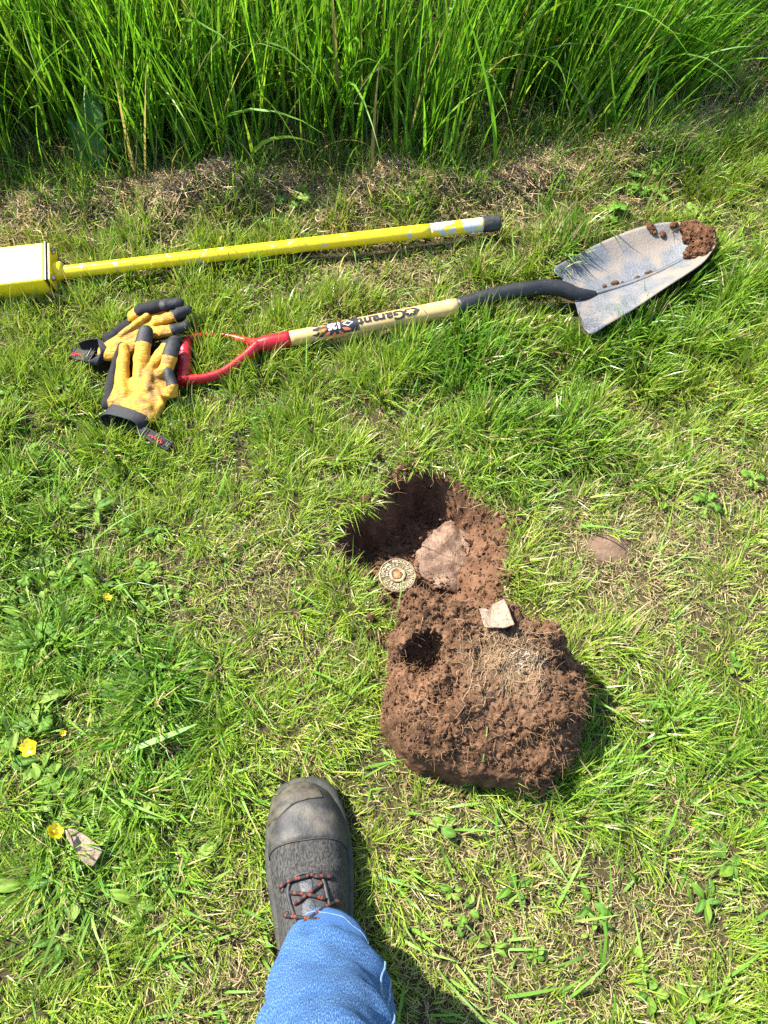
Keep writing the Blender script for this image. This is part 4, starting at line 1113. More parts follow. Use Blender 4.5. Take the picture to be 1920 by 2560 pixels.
# ------------------------------------------------------------------ bark pieces
def slab(name, poly, zf, thick, mat, amp, freq, seed, rings=14, n=80, parent=None, jag=0.0):
    P = np.array([list(p)[:2] for p in poly]); cen = P.mean(0)
    seg = np.linalg.norm(np.roll(P, -1, 0) - P, axis=1); cum = np.concatenate([[0], np.cumsum(seg)])
    t = np.linspace(0, cum[-1], n, endpoint=False); PP = np.vstack([P, P[:1]])
    ox = np.interp(t, cum, PP[:, 0]); oy = np.interp(t, cum, PP[:, 1])
    jr = 1 + jag * fbm2(ox, oy, 60, 3, seed + 9); ox = cen[0] + (ox - cen[0]) * jr; oy = cen[1] + (oy - cen[1]) * jr
    Vt = []
    for k in range(1, rings + 1):
        f = k / rings; Vt.append(np.stack([cen[0] + (ox - cen[0]) * f, cen[1] + (oy - cen[1]) * f], 1))
    XY = np.vstack([cen[None]] + Vt)
    z = zf(XY[:, 0], XY[:, 1]) + amp * fbm2(XY[:, 0], XY[:, 1], freq, 3, seed)
    top = np.column_stack([XY, z]); low = np.column_stack([XY, z - thick]); nv = len(XY)
    lo, st, kk = [], [], 0
    def add(f):
        nonlocal kk
        st.append(kk); lo.extend(f); kk += len(f)
    for j in range(n):
        jn = (j + 1) % n; add([0, 1 + j, 1 + jn]); add([nv, nv + 1 + jn, nv + 1 + j])
        for k in range(rings - 1):
            a = 1 + k * n + j; b = 1 + k * n + jn; add([a, a + n, b + n, b]); add([nv + a, nv + b, nv + b + n, nv + a + n])
        a = 1 + (rings - 1) * n + j; b = 1 + (rings - 1) * n + jn; add([a, nv + a, nv + b, b])
    return obj(name, mesh_np(name, np.vstack([top, low]), lo, st), mat, parent)
def bark_mat(name, c0, c1, crack, amt=0.35, mud=0.0):
    m, nt, b = new_mat(name); co = coords(nt)
    base = ramp(nt, noise(nt, co, 60, 5), [(0.3, c0), (0.7, c1)])
    vo = N(nt, 'ShaderNodeTexVoronoi', Scale=70.0, feature='DISTANCE_TO_EDGE'); nt.links.new(co, vo.inputs['Vector'])
    k = ramp(nt, vo.outputs['Distance'], [(0.0, (amt,) * 3), (0.09, (0, 0, 0))])
    if mud: base = mixc(nt, ramp(nt, noise(nt, co, 34, 6, 0.7), [(0.42, (0, 0, 0)), (0.58, (mud,) * 3)]), base, (0.085, 0.043, 0.023))
    sp = ramp(nt, noise(nt, co, 320, 2), [(0.60, (0, 0, 0)), (0.68, (0.9, 0.9, 0.9))])
    nt.links.new(mixc(nt, sp, mixc(nt, k, base, crack), crack), b.inputs['Base Color']); b.inputs['Roughness'].default_value = 0.7
    bump(nt, b, noise(nt, co, 150, 6, 0.7), 0.004, 1.0); return m
M['bark_slab'] = bark_mat('pale_cracked_bark', (0.17, 0.098, 0.060), (0.34, 0.22, 0.145), (0.07, 0.035, 0.02), 0.1, 0.9)
M['bark_bit'] = bark_mat('grey_brown_bark', (0.20, 0.14, 0.09), (0.34, 0.26, 0.18), (0.08, 0.05, 0.03))
zs = -0.081
slab_poly = gp([(1090, 1331), (1127, 1303), (1171, 1331), (1183, 1362), (1166, 1400), (1180, 1433), (1200, 1460), (1174, 1480), (1105, 1467), (1069, 1460), (1046, 1427), (1033, 1389), (1069, 1350)], zs)
sc0 = at(1110, 1400, zs)
bs = slab('bark_slab', slab_poly, lambda x, y: zs + 0.006 + 0.006 * np.exp(-(((x - sc0.x) / .05) ** 2 + ((y - sc0.y) / .05) ** 2)) + 0.10 * (y - sc0.y) - .05 * (x - sc0.x) - 0.014 * sstep(.8, 1.2, np.hypot((x - sc0.x) / .062, (y - sc0.y) / .07)), 0.016, M['bark_slab'], 0.010, 26, 201, 26, 160, None, 0.22)
xs, ys = in_poly_pts(slab_poly, 500, .012); dS = poly_sdf(xs, ys, slab_poly); kS = rng.uniform(0, 1, len(xs)) < np.exp(-np.abs(dS) / .012); xs, ys = xs[kS], ys[kS]
cr = np.clip(rng.gamma(1.6, .0011, len(xs)), .0006, .006)
sl = crumbs('slab_crumbs', np.stack([xs, ys, np.full(len(xs), zs + .010)], 1), cr, M['crumb'], bs)
tag(bs, 'pale brown cracked flat slab lying in the hole beside the survey marker', 'bark')
def clod_z(u, v, lift):
    p = surf_at(u, v); return (p.z if p else .12) + lift
zb = clod_z(1248, 1550, .006)
bp = slab('bark_fragment', gp([(1196, 1524), (1214, 1523), (1222, 1529), (1231, 1514), (1258, 1502), (1281, 1569), (1252, 1574), (1212, 1569)], zb),
          lambda x, y: zb + 0.004 + 0.12 * (x - at(1240, 1545, zb).x) + 0.006 * np.abs((x - at(1228, 1545, zb).x) / .02), 0.0012, M['bark_bit'], 0.003, 60, 211, jag=.08)
tag(bp, 'folded pale brown bark fragment resting on top of the sod clod', 'bark')
zl = 0.016
bl = slab('bark_flake', gp([(168, 2076), (184, 2070), (222, 2088), (256, 2118), (262, 2130), (248, 2150), (240, 2166), (222, 2160), (200, 2130), (178, 2104)], zl),
          lambda x, y: zl + 0.008 + 0.010 * np.abs((x - at(215, 2118, zl).x) * .6 + (y - at(215, 2118, zl).y) * .8) / .02, 0.0015, M['bark_bit'], 0.003, 70, 221, jag=.10)
tag(bl, 'dry grey brown bark flake lying on the grass below the buttercups', 'bark')
FOOT_LATE = None

# ------------------------------------------------------------------ earthworms
M['worm'] = speckle_mat('worm_skin', [(0.3, (0.22, 0.10, 0.085)), (0.7, (0.36, 0.20, 0.17))], 90, 0.35, 0.5)
def worm(pts, r, label):
    w = tube('earthworm', spline(pts, 26), [r * .5, r, r * 1.05, r, r * .4], 8); tag(obj('earthworm', w, M['worm']), label, 'earthworm', 'earthworms in the soil')
worm([at(1274, 1926, .022), at(1280, 1940, .014), at(1292, 1944, .013), at(1306, 1946, .016)], .0022, 'pinkish earthworm hanging at the near foot of the sod clod')
def hz(u, v, z0=-.1):
    z = z0
    for _ in range(12):
        p = at(u, v, z); z = float(height(np.array([p.x]), np.array([p.y]))[0])
    return at(u, v, z + .002)
worm([hz(912, 1322), hz(917, 1334), hz(925, 1340), hz(933, 1334)], .0016, 'small earthworm on the shaded wall of the hole')

# ------------------------------------------------------------------ person: boot and jeans
person = thing('person', 'person standing in a worn black work boot and blue jeans', 'person', (-0.10, 0.0, 0))
TOE = Vector((-0.1215, 0.143, 0)); HEEL = Vector((-0.082, -0.158, 0)); BL = (HEEL - TOE).length
bd = (HEEL - TOE).normalized(); bs_ = Vector((-bd.y, bd.x, 0))          # bs_ points to the right of the picture
if bs_.x < 0: bs_ = -bs_
tS = np.array([0, .006, .018, .035, .06, .09, .12, .15, .18, .21, .25, .285, .30, BL])
tW = np.array([.006, .024, .038, .047, .0530, .0560, .0560, .0530, .0490, .0460, .0430, .0380, .030, .010])
tH = np.array([.034, .048, .058, .065, .070, .075, .083, .095, .112, .130, .145, .145, .12, .08])
tC = np.array([-.004, -.004, -.003, -.002, 0, 0, 0, .001, .001, 0, 0, 0, 0, 0])
def boot_ring(s, off, n=56, z0=.012):
    w, h, c = (np.interp(s, tS, q) for q in (tW, tH, tC)); w += off; h += off
    a = np.linspace(-0.15, math.pi + .15, n); ca, sa = np.cos(a), np.sin(a)
    ex = np.sign(ca) * np.abs(ca) ** 0.72; ez = np.sign(sa) * np.abs(sa) ** 0.80
    crest = np.interp(s, [0, .12, .17, .25], [0, .0, .02, .03])
    p = TOE + bd * s
    X = c + w * ex * (1 - crest * 6 * np.clip(ez - .5, 0, 1)); Z = z0 + (h - z0) * ez
    return np.array([list(p + bs_ * x + Vector((0, 0, z))) for x, z in zip(X, Z)])
M['boot_mesh'] = knit('charcoal_boot_mesh', (0.008, 0.008, 0.008), (0.060, 0.056, 0.050), 480, (1.0, .38, 1), 0.8)
M['boot_toe'] = speckle_mat('scuffed_toe_leather', [(0.34, (0.016, 0.015, 0.015)), (0.5, (0.038, 0.036, 0.033)), (0.68, (0.095, 0.082, 0.062))], 38, 0.6, 0.4, 280, 0.0007, detail=8)
M['boot_bumper'] = speckle_mat('scuffed_bumper_rubber', [(0.34, (0.022, 0.020, 0.016)), (0.68, (0.095, 0.080, 0.050))], 60, 0.6, 0.4, 260, 0.0008)
M['boot_sole'] = speckle_mat('dark_rubber_sole', [(0.3, (0.018, 0.018, 0.016)), (0.75, (0.055, 0.055, 0.04))], 50, 0.65, 0.35, 200, 0.001)
M['boot_pad'] = speckle_mat('grey_tongue_rubber', [(0.3, (0.030, 0.032, 0.037)), (0.7, (0.075, 0.08, 0.088))], 160, 0.42, 0.5, 330, 0.0016)
ss = np.concatenate([np.linspace(0, .03, 14), np.linspace(.035, BL, 70)])
rings = []
for s in ss:
    r_ = boot_ring(s, 0)
    wr = 0.0016 * fbm(r_ * np.array([.5, 1.5, 1]), 30, 2, 301) * sstep(.085, .11, s) + 0.0022 * math.sin(s * 210 + 1.2) * math.exp(-((s - .125) / .025) ** 2)
    rings.append(r_ + np.column_stack([np.zeros(len(r_)), np.zeros(len(r_)), np.asarray(wr) * np.ones(len(r_))]))
boot = obj('boot', loft('boot', rings, True, True, True), M['boot_mesh'], person)
tag(boot, 'worn black lace-up work boot')
bm_v = np.array(rings).reshape(-1, 3); nr_, nn_ = len(rings), rings[0].shape[0]
bq = [(i * nn_ + j, i * nn_ + j + 1, (i + 1) * nn_ + j + 1, (i + 1) * nn_ + j) for i in range(nr_ - 1) for j in range(nn_ - 1)]
boot_bvh = BVHTree.FromPolygons([tuple(p) for p in bm_v], bq)
# shaft of the boot, inside the trouser leg
sh = []
for z, s, rx, ry in ((.09, .262, .040, .038), (.13, .262, .042, .040), (.17, .262, .043, .042), (.20, .265, .044, .044)):
    c0 = TOE + bd * s; sh.append([list(c0 + bs_ * (rx * math.cos(t)) + bd * (ry * math.sin(t)) + Vector((0, 0, z))) for t in np.linspace(0, 2 * np.pi, 40, endpoint=False)])
obj('boot_shaft', loft('boot_shaft', sh, True, True), M['boot_mesh'], boot)
def over(name, s_end, off, mat, edge=.0014, n=56, rows=26, side=1.0, a0=0, a1=None):
    """leather overlay that follows the boot from the toe back to s_end(phi)"""
    phis = np.linspace(0, 1, n); a1 = a1 or n
    grid = np.zeros((rows, n, 3))
    for j in range(n):
        se = s_end(phis[j])
        for i in range(rows):
            s = se * (i / (rows - 1)) ** 1.15
            f = 1 if i < rows - 1 else 0
            grid[i, j] = boot_ring(s, off * f + .0002, n)[j]
    return obj(name, loft(name, grid[:, a0:a1], False, False, False), mat, boot)
over('toe_cap', lambda p: .083 + .030 * abs(2 * p - 1) ** 2.2, .0022, M['boot_toe'])
over('toe_bumper', lambda p: .030 + .022 * sstep(.45, .72, np.array(p)).item() + .010 * sstep(.72, 1, np.array(p)).item(), .0042, M['boot_bumper'], a0=18)
capline = [Vector(boot_ring(.083 + .030 * abs(2 * p - 1) ** 2.2, .0012, 56)[int(round(p * 55))]) for p in np.linspace(0.02, .98, 54)]
obj('toe_cap_seam', tube('toe_cap_seam', spline(capline[::2], 60), .0008, 6), M['boot_sole'], boot)
def sole_ring(off, z):
    a = []
    for s in np.concatenate([np.linspace(0, .03, 10), np.linspace(.04, BL, 26)]):
        w = np.interp(s, tS, tW); a.append((s, w))
    L1 = [list(TOE + bd * (s - off * (s < .03)) + bs_ * (w + off) + Vector((0, 0, z))) for s, w in a]
    L2 = [list(TOE + bd * (s - off * (s < .03)) - bs_ * (w + off) + Vector((0, 0, z))) for s, w in a[::-1]]
    return L1 + L2
obj('sole', loft('sole', [sole_ring(.0035, .001), sole_ring(.0065, .006), sole_ring(.0072, .024), sole_ring(.0055, .031), sole_ring(.001, .033)], True, True), M['boot_sole'], boot)
Z7 = lambda x, y: (600 + x / 4.1475, 1900 + y / 4.1475)
def lay(pts, off, n):
    out = []
    for p in spline([(*Z7(*q), 0) for q in pts], n):
        h_, nn = hit(boot_bvh, p[0], p[1])
        if h_: out.append(h_ + nn * off)
    return out
def boot_patch(name, poly, off, mat, dome=0.0, rings_=8, n=48, parent=None):
    P = np.array(poly, float); cen = P.mean(0); PP = spline([(*p, 0) for p in list(poly) + [poly[0]]], n + 1)[:-1, :2]
    V, ok = [], True
    for k in range(rings_ + 1):
        f = k / rings_
        for q in PP:
            xy = cen + (q - cen) * f; h_, nn = hit(boot_bvh, *Z7(*xy))
            if h_ is None: h_, nn = hit(boot_bvh, *Z7(*cen))
            V.append(list(h_ + nn * ((off + dome * (1 - f * f)) if k < rings_ else -.0005)))
    Qd = [(k * n + j, k * n + (j + 1) % n, (k + 1) * n + (j + 1) % n, (k + 1) * n + j) for k in range(rings_) for j in range(n)]
    return obj(name, mesh_quads(name, np.array(V), Qd), mat, parent or boot)
M['tongue'] = knit('dark_tongue_mesh', (0.020, 0.020, 0.021), (0.060, 0.058, 0.056), 700, (1, 1, 1), 0.85)
tongue = boot_patch('tongue', [(550, 1235), (640, 1180), (760, 1160), (850, 1210), (890, 1400), (930, 1600), (960, 1800), (620, 1800), (560, 1560), (520, 1370)], .0008, M['tongue'])
boot_patch('tongue_pad', [(600, 1270), (660, 1235), (745, 1230), (765, 1310), (740, 1380), (640, 1380)], .0016, M['boot_pad'], .0018, parent=tongue)
boot_patch('tongue_pad', [(640, 1500), (700, 1430), (765, 1450), (790, 1560), (740, 1620), (650, 1610)], .0016, M['boot_pad'], .0018, parent=tongue)
M['piping'] = speckle_mat('black_edge_piping', [(0.3, (0.012, 0.012, 0.012)), (0.7, (0.04, 0.04, 0.04))], 80, 0.6, 0.4)
obj('eyelet_facing', tube('eyelet_facing', lay([(760, 1165), (640, 1180), (550, 1235), (505, 1350), (530, 1500), (575, 1640), (610, 1790)], .0018, 40), .0024, 8), M['piping'], boot)
obj('eyelet_facing', tube('eyelet_facing', lay([(760, 1165), (820, 1185), (870, 1280), (905, 1440), (940, 1580), (960, 1700), (985, 1790)], .0018, 40), .0024, 8), M['piping'], boot)
def lace(pts, seed):
    path = lay(pts, .0042, 64)
    if len(path) < 4: return
    path = [p + Vector((0, 0, .0016 * math.sin(math.pi * i / len(path)))) for i, p in enumerate(path)]
    cols = np.array([[0.016, 0.015, 0.016]] * len(path))
    for i in range(len(path)):
        if (i + seed * 3) % 15 in (4, 5, 7, 8): cols[i] = (0.17, 0.034, 0.016)
    obj('lace', tube('lace', path, .0024, 8, 0.75, cols=cols, jitter=.06), M['lace'], boot)
M['lace'] = attr_mat('black_orange_lace', 0.75, 0.3, 900, .0004)
for k, p in enumerate([[(432, 1335), (500, 1270), (570, 1235), (690, 1208), (720, 1180)], [(715, 1175), (780, 1205), (850, 1215), (945, 1222)], [(528, 1388), (620, 1398), (720, 1412), (875, 1455)],
                       [(572, 1512), (640, 1460), (720, 1395), (845, 1298)], [(1005, 1480), (930, 1510), (850, 1560), (770, 1620), (700, 1680), (618, 1765)], [(482, 1612), (540, 1628), (660, 1652), (790, 1670), (880, 1685)]]):
    lace(p, k * 4)
for x_, y_ in ((940, 1222), (1008, 1478), (436, 1345), (484, 1605)):
    h_, nn = hit(boot_bvh, *Z7(x_, y_))
    if h_: obj('eyelet', tube('eyelet', [h_ - nn * .001, h_ + nn * .0022], [.0052, .0040], 14), M['piping'], boot)

def denim():
    m, nt, b = new_mat('blue_denim'); co1 = coords(nt)
    at_ = nt.nodes.new('ShaderNodeAttribute'); at_.attribute_name = 'col'; co = at_.outputs['Vector']
    f = noise(nt, co, 1050, 3, 0.7)
    c = ramp(nt, f, [(0.36, (0.010, 0.038, 0.120)), (0.50, (0.030, 0.090, 0.215)), (0.68, (0.17, 0.27, 0.40))])
    g_ = ramp(nt, noise(nt, co1, 22, 4), [(0.35, (0, 0, 0)), (0.75, (0.45, 0.45, 0.45))])
    nt.links.new(mixc(nt, g_, c, (0.018, 0.065, 0.20)), b.inputs['Base Color'])
    b.inputs['Roughness'].default_value = 0.9; b.inputs['Specular IOR Level'].default_value = 0.2
    bump(nt, b, f, 0.0009); return m
M['denim'] = denim()
M['stitch'] = speckle_mat('seam_edge_denim', [(0.3, (0.07, 0.14, 0.27)), (0.7, (0.20, 0.28, 0.38))], 300, 0.9, 0.2, 500, .0005)
leg_ax = spline([(-.072, -.096, .070), (-.070, -.112, .14), (-.064, -.138, .22), (-.056, -.165, .32), (-.045, -.20, .44), (-.03, -.235, .56), (-.02, -.28, .70), (-.012, -.34, .86)], 90)
leg_r = np.interp(np.linspace(0, 1, 90), np.linspace(0, 1, 8), [.0690, .0700, .0735, .078, .080, .084, .092, .105])
na = 96; rings = []
for k in range(90):
    a = np.linspace(0, 2 * np.pi, na, endpoint=False); c = leg_ax[k]; f = k / 89
    X = np.cos(a); Y = np.sin(a)
    tilt = 0.040 * (1 - sstep(0, .12, f))                              # hem rides up over the instep
    P = np.stack([c[0] + leg_r[k] * X * .97, c[1] + leg_r[k] * Y * 1.05, c[2] + tilt * (Y * .9 + .25 * X)], 1)
    w = 0.0125 * fbm(P * np.array([1, 1, 1.9]), 17, 3, 401) + 0.0100 * np.sin(P[:, 2] * 55 + 2.6 * X + 3 * Y + 2 * fbm(P, 9, 2, 405)) * np.clip(Y + .2, 0, 1) * math.exp(-((f - .13) / .16) ** 2)
    P[:, 0] += X * w; P[:, 1] += Y * w
    rings.append(P)
inner = []
for k in (6, 3, 0):
    c = rings[k].mean(0); q = c + (rings[k] - c) * .965; inner.append(q)
fullr = inner + rings
cl_ = np.array([[(.075 * a, k * .0095 * .22, 0) for a in np.concatenate([np.linspace(0, np.pi, na // 2, endpoint=False), np.linspace(np.pi, 0, na // 2, endpoint=False) + 9])] for k in range(len(fullr))]).reshape(-1, 3)
jl = obj('jeans_leg', loft('jeans_leg', fullr, True, True, True, cl_), M['denim'], person)
tag(jl, 'faded blue denim trouser leg')
ja = int(na * (1 - 20 / 360)) % na          # right-hand outer seam, slightly to the front
def leg_line(j0, j1, off, k0=0, k1=60):
    out = []
    for k in range(k0, k1):
        j = int(round(j0 + (j1 - j0) * (k - k0) / (k1 - k0))) % na; c = rings[k].mean(0); v = rings[k][j] - c; out.append(rings[k][j] + v / np.linalg.norm(v) * off)
    return np.array(out)
for dj in (6, 9):
    obj('seam', tube('seam', leg_line(dj, dj, .0007), .0014, 8), M['stitch'], jl)
hem = np.vstack([rings[3], rings[3][:1]]); cen = rings[3].mean(0); hem = hem + (hem - cen) / np.linalg.norm(hem - cen, axis=1)[:, None] * .0003
obj('hem_stitch', tube('hem_stitch', hem, .0007, 6), M['stitch'], jl)

# ------------------------------------------------------------------ weeds and flowers
def leaf_mesh(name, L, W, kind, col, droop=.5, n=7, m=4):
    V, Qd, Cl = [], [], []
    for i in range(n + 1):
        t = i / n
        if kind == 'oval': w = W * math.sin(math.pi * min(1, .06 + t * .94)) ** .75
        elif kind == 'lance': w = W * math.sin(math.pi * (t ** .8 * .97 + .03)) ** .9
        else: w = W * (.25 + .75 * t) * (.75 + .35 * math.cos(t * 15)) * (1 if t < .95 else .45)
        if i == n: w *= .15
        for j in range(-m, m + 1):
            a = j / m; bx = w * a; lx = L * t
            if kind == 'lobed': lx = L * t * (1 - .20 * abs(a)) + L * .10 * math.cos(a * 9) * t
            z = L * (.40 * t - droop * t * t) + .25 * w * abs(a) + .03 * L * math.sin(t * 9 + a * 4)
            V.append((bx, lx + .004, z)); Cl.append(np.array(col) * (1.0 + .35 * (abs(j) == 0) + .1 * math.sin(i * 2.0 + j)))
    for i in range(n):
        for j in range(2 * m):
            k = i * (2 * m + 1) + j; Qd.append((k, k + 1, k + 2 * m + 2, k + 2 * m + 1))
    return mesh_quads(name, np.array(V), Qd, np.array(Cl))
GREENS = [(0.10, 0.205, 0.020), (0.135, 0.235, 0.025), (0.075, 0.165, 0.02), (0.17, 0.255, 0.04)]
LM = {}
for kd, L0, W0 in (('oval', .024, .008), ('lance', .045, .008), ('lobed', .026, .011)):
    for q, c in enumerate(GREENS): LM[kd, q] = leaf_mesh('leaf', L0, W0, kd, c)
def weed(u, v, kd, nleaf, size, label, group=None, z=None, tilt=.35, shade=None):
    p = at(u, v, 0.015); gz = float(height(np.array([p.x]), np.array([p.y]))[0])
    root = thing('broadleaf_weed', label, 'weed', (p.x, p.y, gz + .002), group)
    a0 = random.uniform(0, 6.28)
    for k in range(nleaf):
        o = obj('leaf', LM[kd, random.randrange(4) if shade is None else shade], M['weed']); o.parent = root
        s = size * random.uniform(.7, 1.25); o.scale = (s, s, s)
        o.rotation_euler = (random.uniform(-.15, tilt), random.uniform(-.3, .3), a0 + 6.28 * k / nleaf + random.uniform(-.4, .4))
        o.location = (random.uniform(-.004, .004), random.uniform(-.004, .004), random.uniform(.002, .012))
    return root
special = [(1105, 2065, 'oval', 4, .9, 'pale green round leaved weed between the boot and the sod clod'), (1835, 2160, 'oval', 4, 1.15, 'broad pale leaved weed near the lower corner beside dry grass'),
           (1180, 2268, 'oval', 3, .65, 'small weed beside the dry patch right of the jeans leg'), (1630, 2480, 'oval', 6, .75, 'leafy weed cluster at the bottom edge on the dry patch side'),
           (1770, 2250, 'lance', 5, .7, 'narrow leaved weed below the broad pale weed'), (1480, 2260, 'lance', 3, .6, 'narrow leaved weed in the middle of the dry patch'),
           (80, 1800, 'lobed', 6, 1.25, 'lobed buttercup leaves just above the topmost buttercup flower'), (250, 1790, 'oval', 5, .85, 'round leaved weed right of the lobed buttercup leaves'),
           (500, 880, 'oval', 0, 1, ''), (730, 500, 'lobed', 5, 1.5, 'lobed leaf weed standing at the straw edge above the yellow pole'), (1515, 530, 'lobed', 7, 1.6, 'lobed weed cluster just above the shovel blade'),
           (1612, 430, 'lobed', 6, 1.6, 'lobed weed in the shaded grass above the shovel blade'), (1888, 1190, 'lobed', 5, 1.0, 'lobed weed at the picture edge right of the bare soil patch'),
           (1770, 1255, 'lobed', 5, .9, 'lobed weed above and right of the bare soil patch'), (1672, 1245, 'lance', 2, .6, 'narrow pale weed above the bare soil patch'),
           (1830, 1660, 'oval', 3, .7, 'round leaved weed in the smooth lawn right of the clod'), (716, 850, 'oval', 2, .9, 'two small leaves against the red socket of the shovel')]
for s_ in special:
    if s_[3]: weed(*s_)
areas = [(110, 1560, 220, 40, 'beside the lush lawn edge above the buttercups'), (90, 1120, 130, 10, 'in the lawn below the black glove strap at the picture edge'), (330, 1690, 130, 20, 'in the dark lush patch above the long pale blade'),
         (120, 1990, 110, 10, 'around the tilted buttercup'), (150, 2250, 120, 8, 'below the bark flake'), (400, 2130, 110, 6, 'between the bark flake and the boot'), (340, 1400, 120, 7, 'in the lawn left of the hole')]
spots = [(random.gauss(u, r * .6), random.gauss(v, r * .6), w) for u, v, r, n_, w in areas for k in range(n_)]
spots += [(random.uniform(1450, 1900), random.uniform(2280, 2540), 'in the dry lawn at the lower corner') for k in range(7)]
spots += [(random.uniform(1100, 1450), random.uniform(2050, 2500), 'in the dry lawn between boot and lower corner') for k in range(5)]
spots += [(random.uniform(1450, 1850), random.uniform(450, 550), 'in the grass above the shovel blade') for k in range(7)]
KIND = {'oval': 'small round leaved weed ', 'lance': 'small narrow leaved weed ', 'lobed': 'small lobed weed '}
clear_xy = keep_clear(np.array([at(u, v).x for u, v, w in spots]), np.array([at(u, v).y for u, v, w in spots]), .012)
for (u, v, w), ok in zip(spots, clear_xy):
    if not ok or u < -40 or u > 1960: continue
    kd = 'lobed' if 'shovel' in w else random.choice(['oval', 'oval', 'lobed', 'lance'])
    weed(u, v, kd, random.randint(3, 6), random.uniform(.5, 1.05) * (1.35 if 'shovel' in w else .75 if 'dry' in w else 1), KIND[kd] + w, 'weeds ' + w)
# dock leaves in the tall grass
M['dock'] = M['weed']
dock = thing('dock_plant', 'broad dark dock leaves standing in the tall grass', 'plant', (*at(245, 440, .02).xy, 0))
dz = float(height(np.array([dock.location.x]), np.array([dock.location.y]))[0]); dock.location.z = dz
dl = leaf_mesh('leaf', .20, .034, 'lance', (0.05, 0.13, 0.02), .35, 12, 5)
for k, (rx, rz, s_) in enumerate(((.9, -.25, 1.0), (.75, .55, .7), (.5, -1.0, .6))):
    o = obj('leaf', dl, M['weed']); o.parent = dock; o.rotation_euler = (rx, 0, rz); o.scale = (s_,) * 3
# buttercups
M['petal'] = speckle_mat('buttercup_petal', [(0.3, (0.80, 0.55, 0.004)), (0.7, (0.88, 0.68, 0.01))], 200, 0.25, 0.6)
M['stamen'] = speckle_mat('buttercup_centre', [(0.3, (0.55, 0.36, 0.01)), (0.7, (0.75, 0.55, 0.03))], 600, 0.6, 0.3, 900, .001)
M['stem'] = speckle_mat('green_stem', [(0.3, (0.09, 0.17, 0.03)), (0.7, (0.16, 0.24, 0.05))], 90, 0.5, 0.4)
def petal_mesh():
    V, Qd = [], []; n, m = 6, 4
    for i in range(n + 1):
        t = i / n; w = .0054 * math.sin(math.pi * (.10 + .72 * t)) ** .9
        for j in range(-m, m + 1):
            a = j / m; V.append((w * a, .0012 + .0098 * t * (1 - .12 * a * a), .0045 * t * t + .0016 * a * a * t))
    for i in range(n):
        for j in range(2 * m): k = i * (2 * m + 1) + j; Qd.append((k, k + 1, k + 2 * m + 2, k + 2 * m + 1))
    return mesh_quads('petal', np.array(V), Qd)
PET = petal_mesh()
def buttercup(u, v, z, s, tilt, label):
    p = at(u, v, z); r = thing('buttercup', label, 'flower', (p.x, p.y, 0.0), 'buttercups in the lawn')
    Tm = Matrix.Translation((0, 0, z)) @ Matrix.Rotation(tilt[0], 4, 'X') @ Matrix.Rotation(tilt[1], 4, 'Y') @ Matrix.Scale(s, 4)
    for k in range(5):
        o = obj('petal', PET, M['petal']); o.parent = r; o.matrix_local = Tm @ Matrix.Rotation(k * 2 * math.pi / 5 + .3, 4, 'Z')
    cm = bpy.data.meshes.new('flower_centre'); bm = bmesh.new(); bmesh.ops.create_icosphere(bm, subdivisions=2, radius=.0030); bm.to_mesh(cm); bm.free()
    o = obj('flower_centre', cm, M['stamen']); o.parent = r; o.matrix_local = Tm @ Matrix.Translation((0, 0, .0015)) @ Matrix.Scale(.7, 4, (0, 0, 1))
    st = obj('stem', tube('stem', spline([(.01, .012, 0), (.006, .006, z * .5), (0, 0, z)], 10), .0008, 6), M['stem']); st.parent = r
buttercup(76, 1868, .058, 1.25, (.25, -.1), 'open yellow buttercup flower above the bark flake, nearest the picture edge')
buttercup(134, 2082, .054, 1.1, (-.6, .7), 'tilted yellow buttercup flower touching the bark flake')
buttercup(157, 1832, .03, .45, (.2, .5), 'tiny half open buttercup right of the lobed leaves')
buttercup(266, 1495, .03, .75, (-.5, .6), 'small wilted buttercup in the lush lawn far above the bark flake')
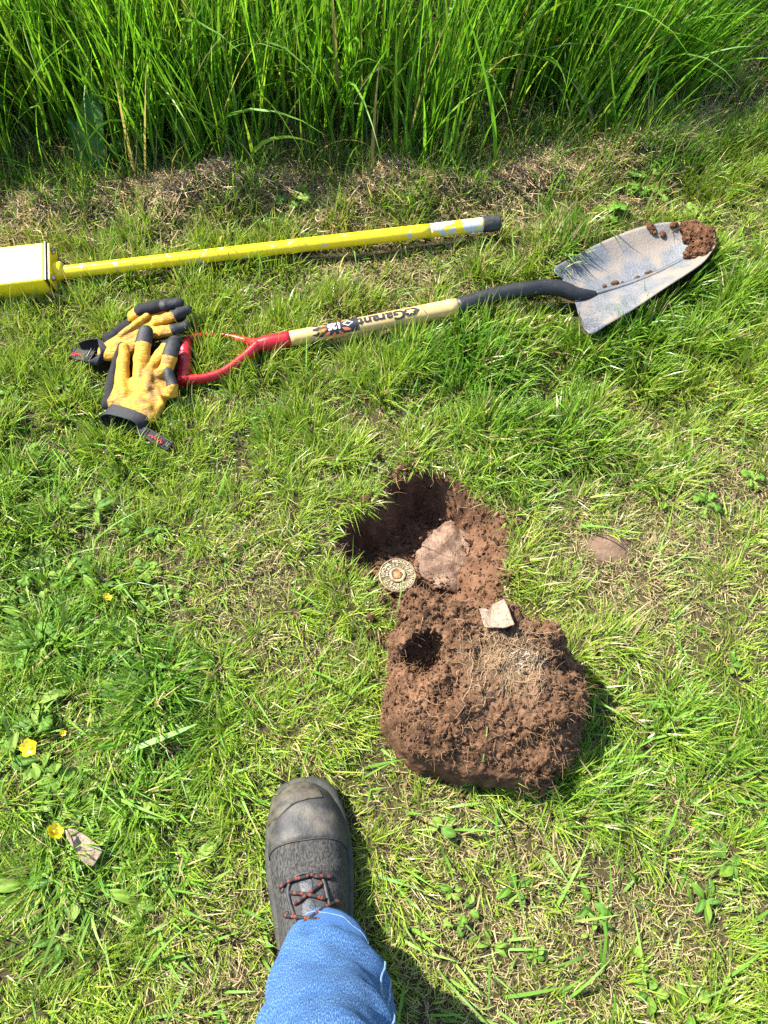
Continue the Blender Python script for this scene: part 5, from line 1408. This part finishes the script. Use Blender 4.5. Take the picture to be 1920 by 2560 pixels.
# single long pale blade lying on the lawn
pb = spline([at(305, 1883, .022), at(360, 1862, .030), at(430, 1835, .032), at(492, 1810, .026)], 16); pw = [.0012, .0045, .0050, .0046, .0035, .0008]
d_ = np.gradient(pb, axis=0); d_ /= np.linalg.norm(d_, axis=1)[:, None]; sd_ = np.cross(d_, [0, .3, 1]); sd_ /= np.linalg.norm(sd_, axis=1)[:, None]; ww = np.interp(np.linspace(0, 1, 16), np.linspace(0, 1, 6), pw)[:, None]
gv = np.stack([pb - sd_ * ww, pb + np.array([0, 0, -.0008]), pb + sd_ * ww], 1).reshape(-1, 3)
gq = [(3 * i + j, 3 * i + j + 1, 3 * i + j + 4, 3 * i + j + 3) for i in range(15) for j in range(2)]
gb = obj('grass_blade', mesh_quads('grass_blade', gv, gq, np.tile((0.21, 0.35, 0.10), (len(gv), 1))), M['weed'])
tag(gb, 'single long wide pale green grass blade lying flat on the lawn', 'grass blade')
# a green blade stuck on the face of the clod
q0, q1_ = surf_at(1217, 1812), surf_at(1206, 1900)
if q0 and q1_:
    pth = spline([q0 + Vector((0, -.004, .004)), q0.lerp(q1_, .5) + Vector((0, -.006, .006)), q1_ + Vector((0, -.004, .003))], 14)
    tag(obj('grass_blade', tube('grass_blade', pth, [.0007, .0016, .0016, .0008], 6, .4), M['stem']), 'thin green grass blade clinging to the near face of the sod clod', 'grass blade')
# grass hanging over the rim of the hole
bxs, bys, yw = [], [], []
for k in range(520):
    i = rng.integers(len(HOLE)); a, b = HOLE[i], HOLE[(i + 1) % len(HOLE)]; p = a.lerp(b, rng.uniform()); inn = (Vector((.06, .57, 0)) - p); inn.z = 0; inn.normalize()
    if p.y < .47 and p.x > 0.0: continue
    p = p - inn * rng.uniform(.0, .022); bxs.append(p.x); bys.append(p.y); yw.append(math.atan2(inn.y, inn.x) + rng.normal(0, .9))
bxs, bys, yw = map(np.array, (bxs, bys, yw)); n = len(bxs)
z0 = lip(bxs, bys)
rg = blades('rim_grass', np.stack([bxs, bys, z0], 1), rng.uniform(.012, .042, n), rng.uniform(.0014, .0030, n), yw + rng.normal(0, .6, n), rng.uniform(.5, 1.3, n), rng.uniform(.3, 1.3, n), rng.normal(0, .5, n), grass_colour(n, np.full(n, .25), np.full(n, .4)), 4, M['grass'])
tag(rg, 'green grass hanging over the rim of the dug hole', 'grass', kind='stuff')
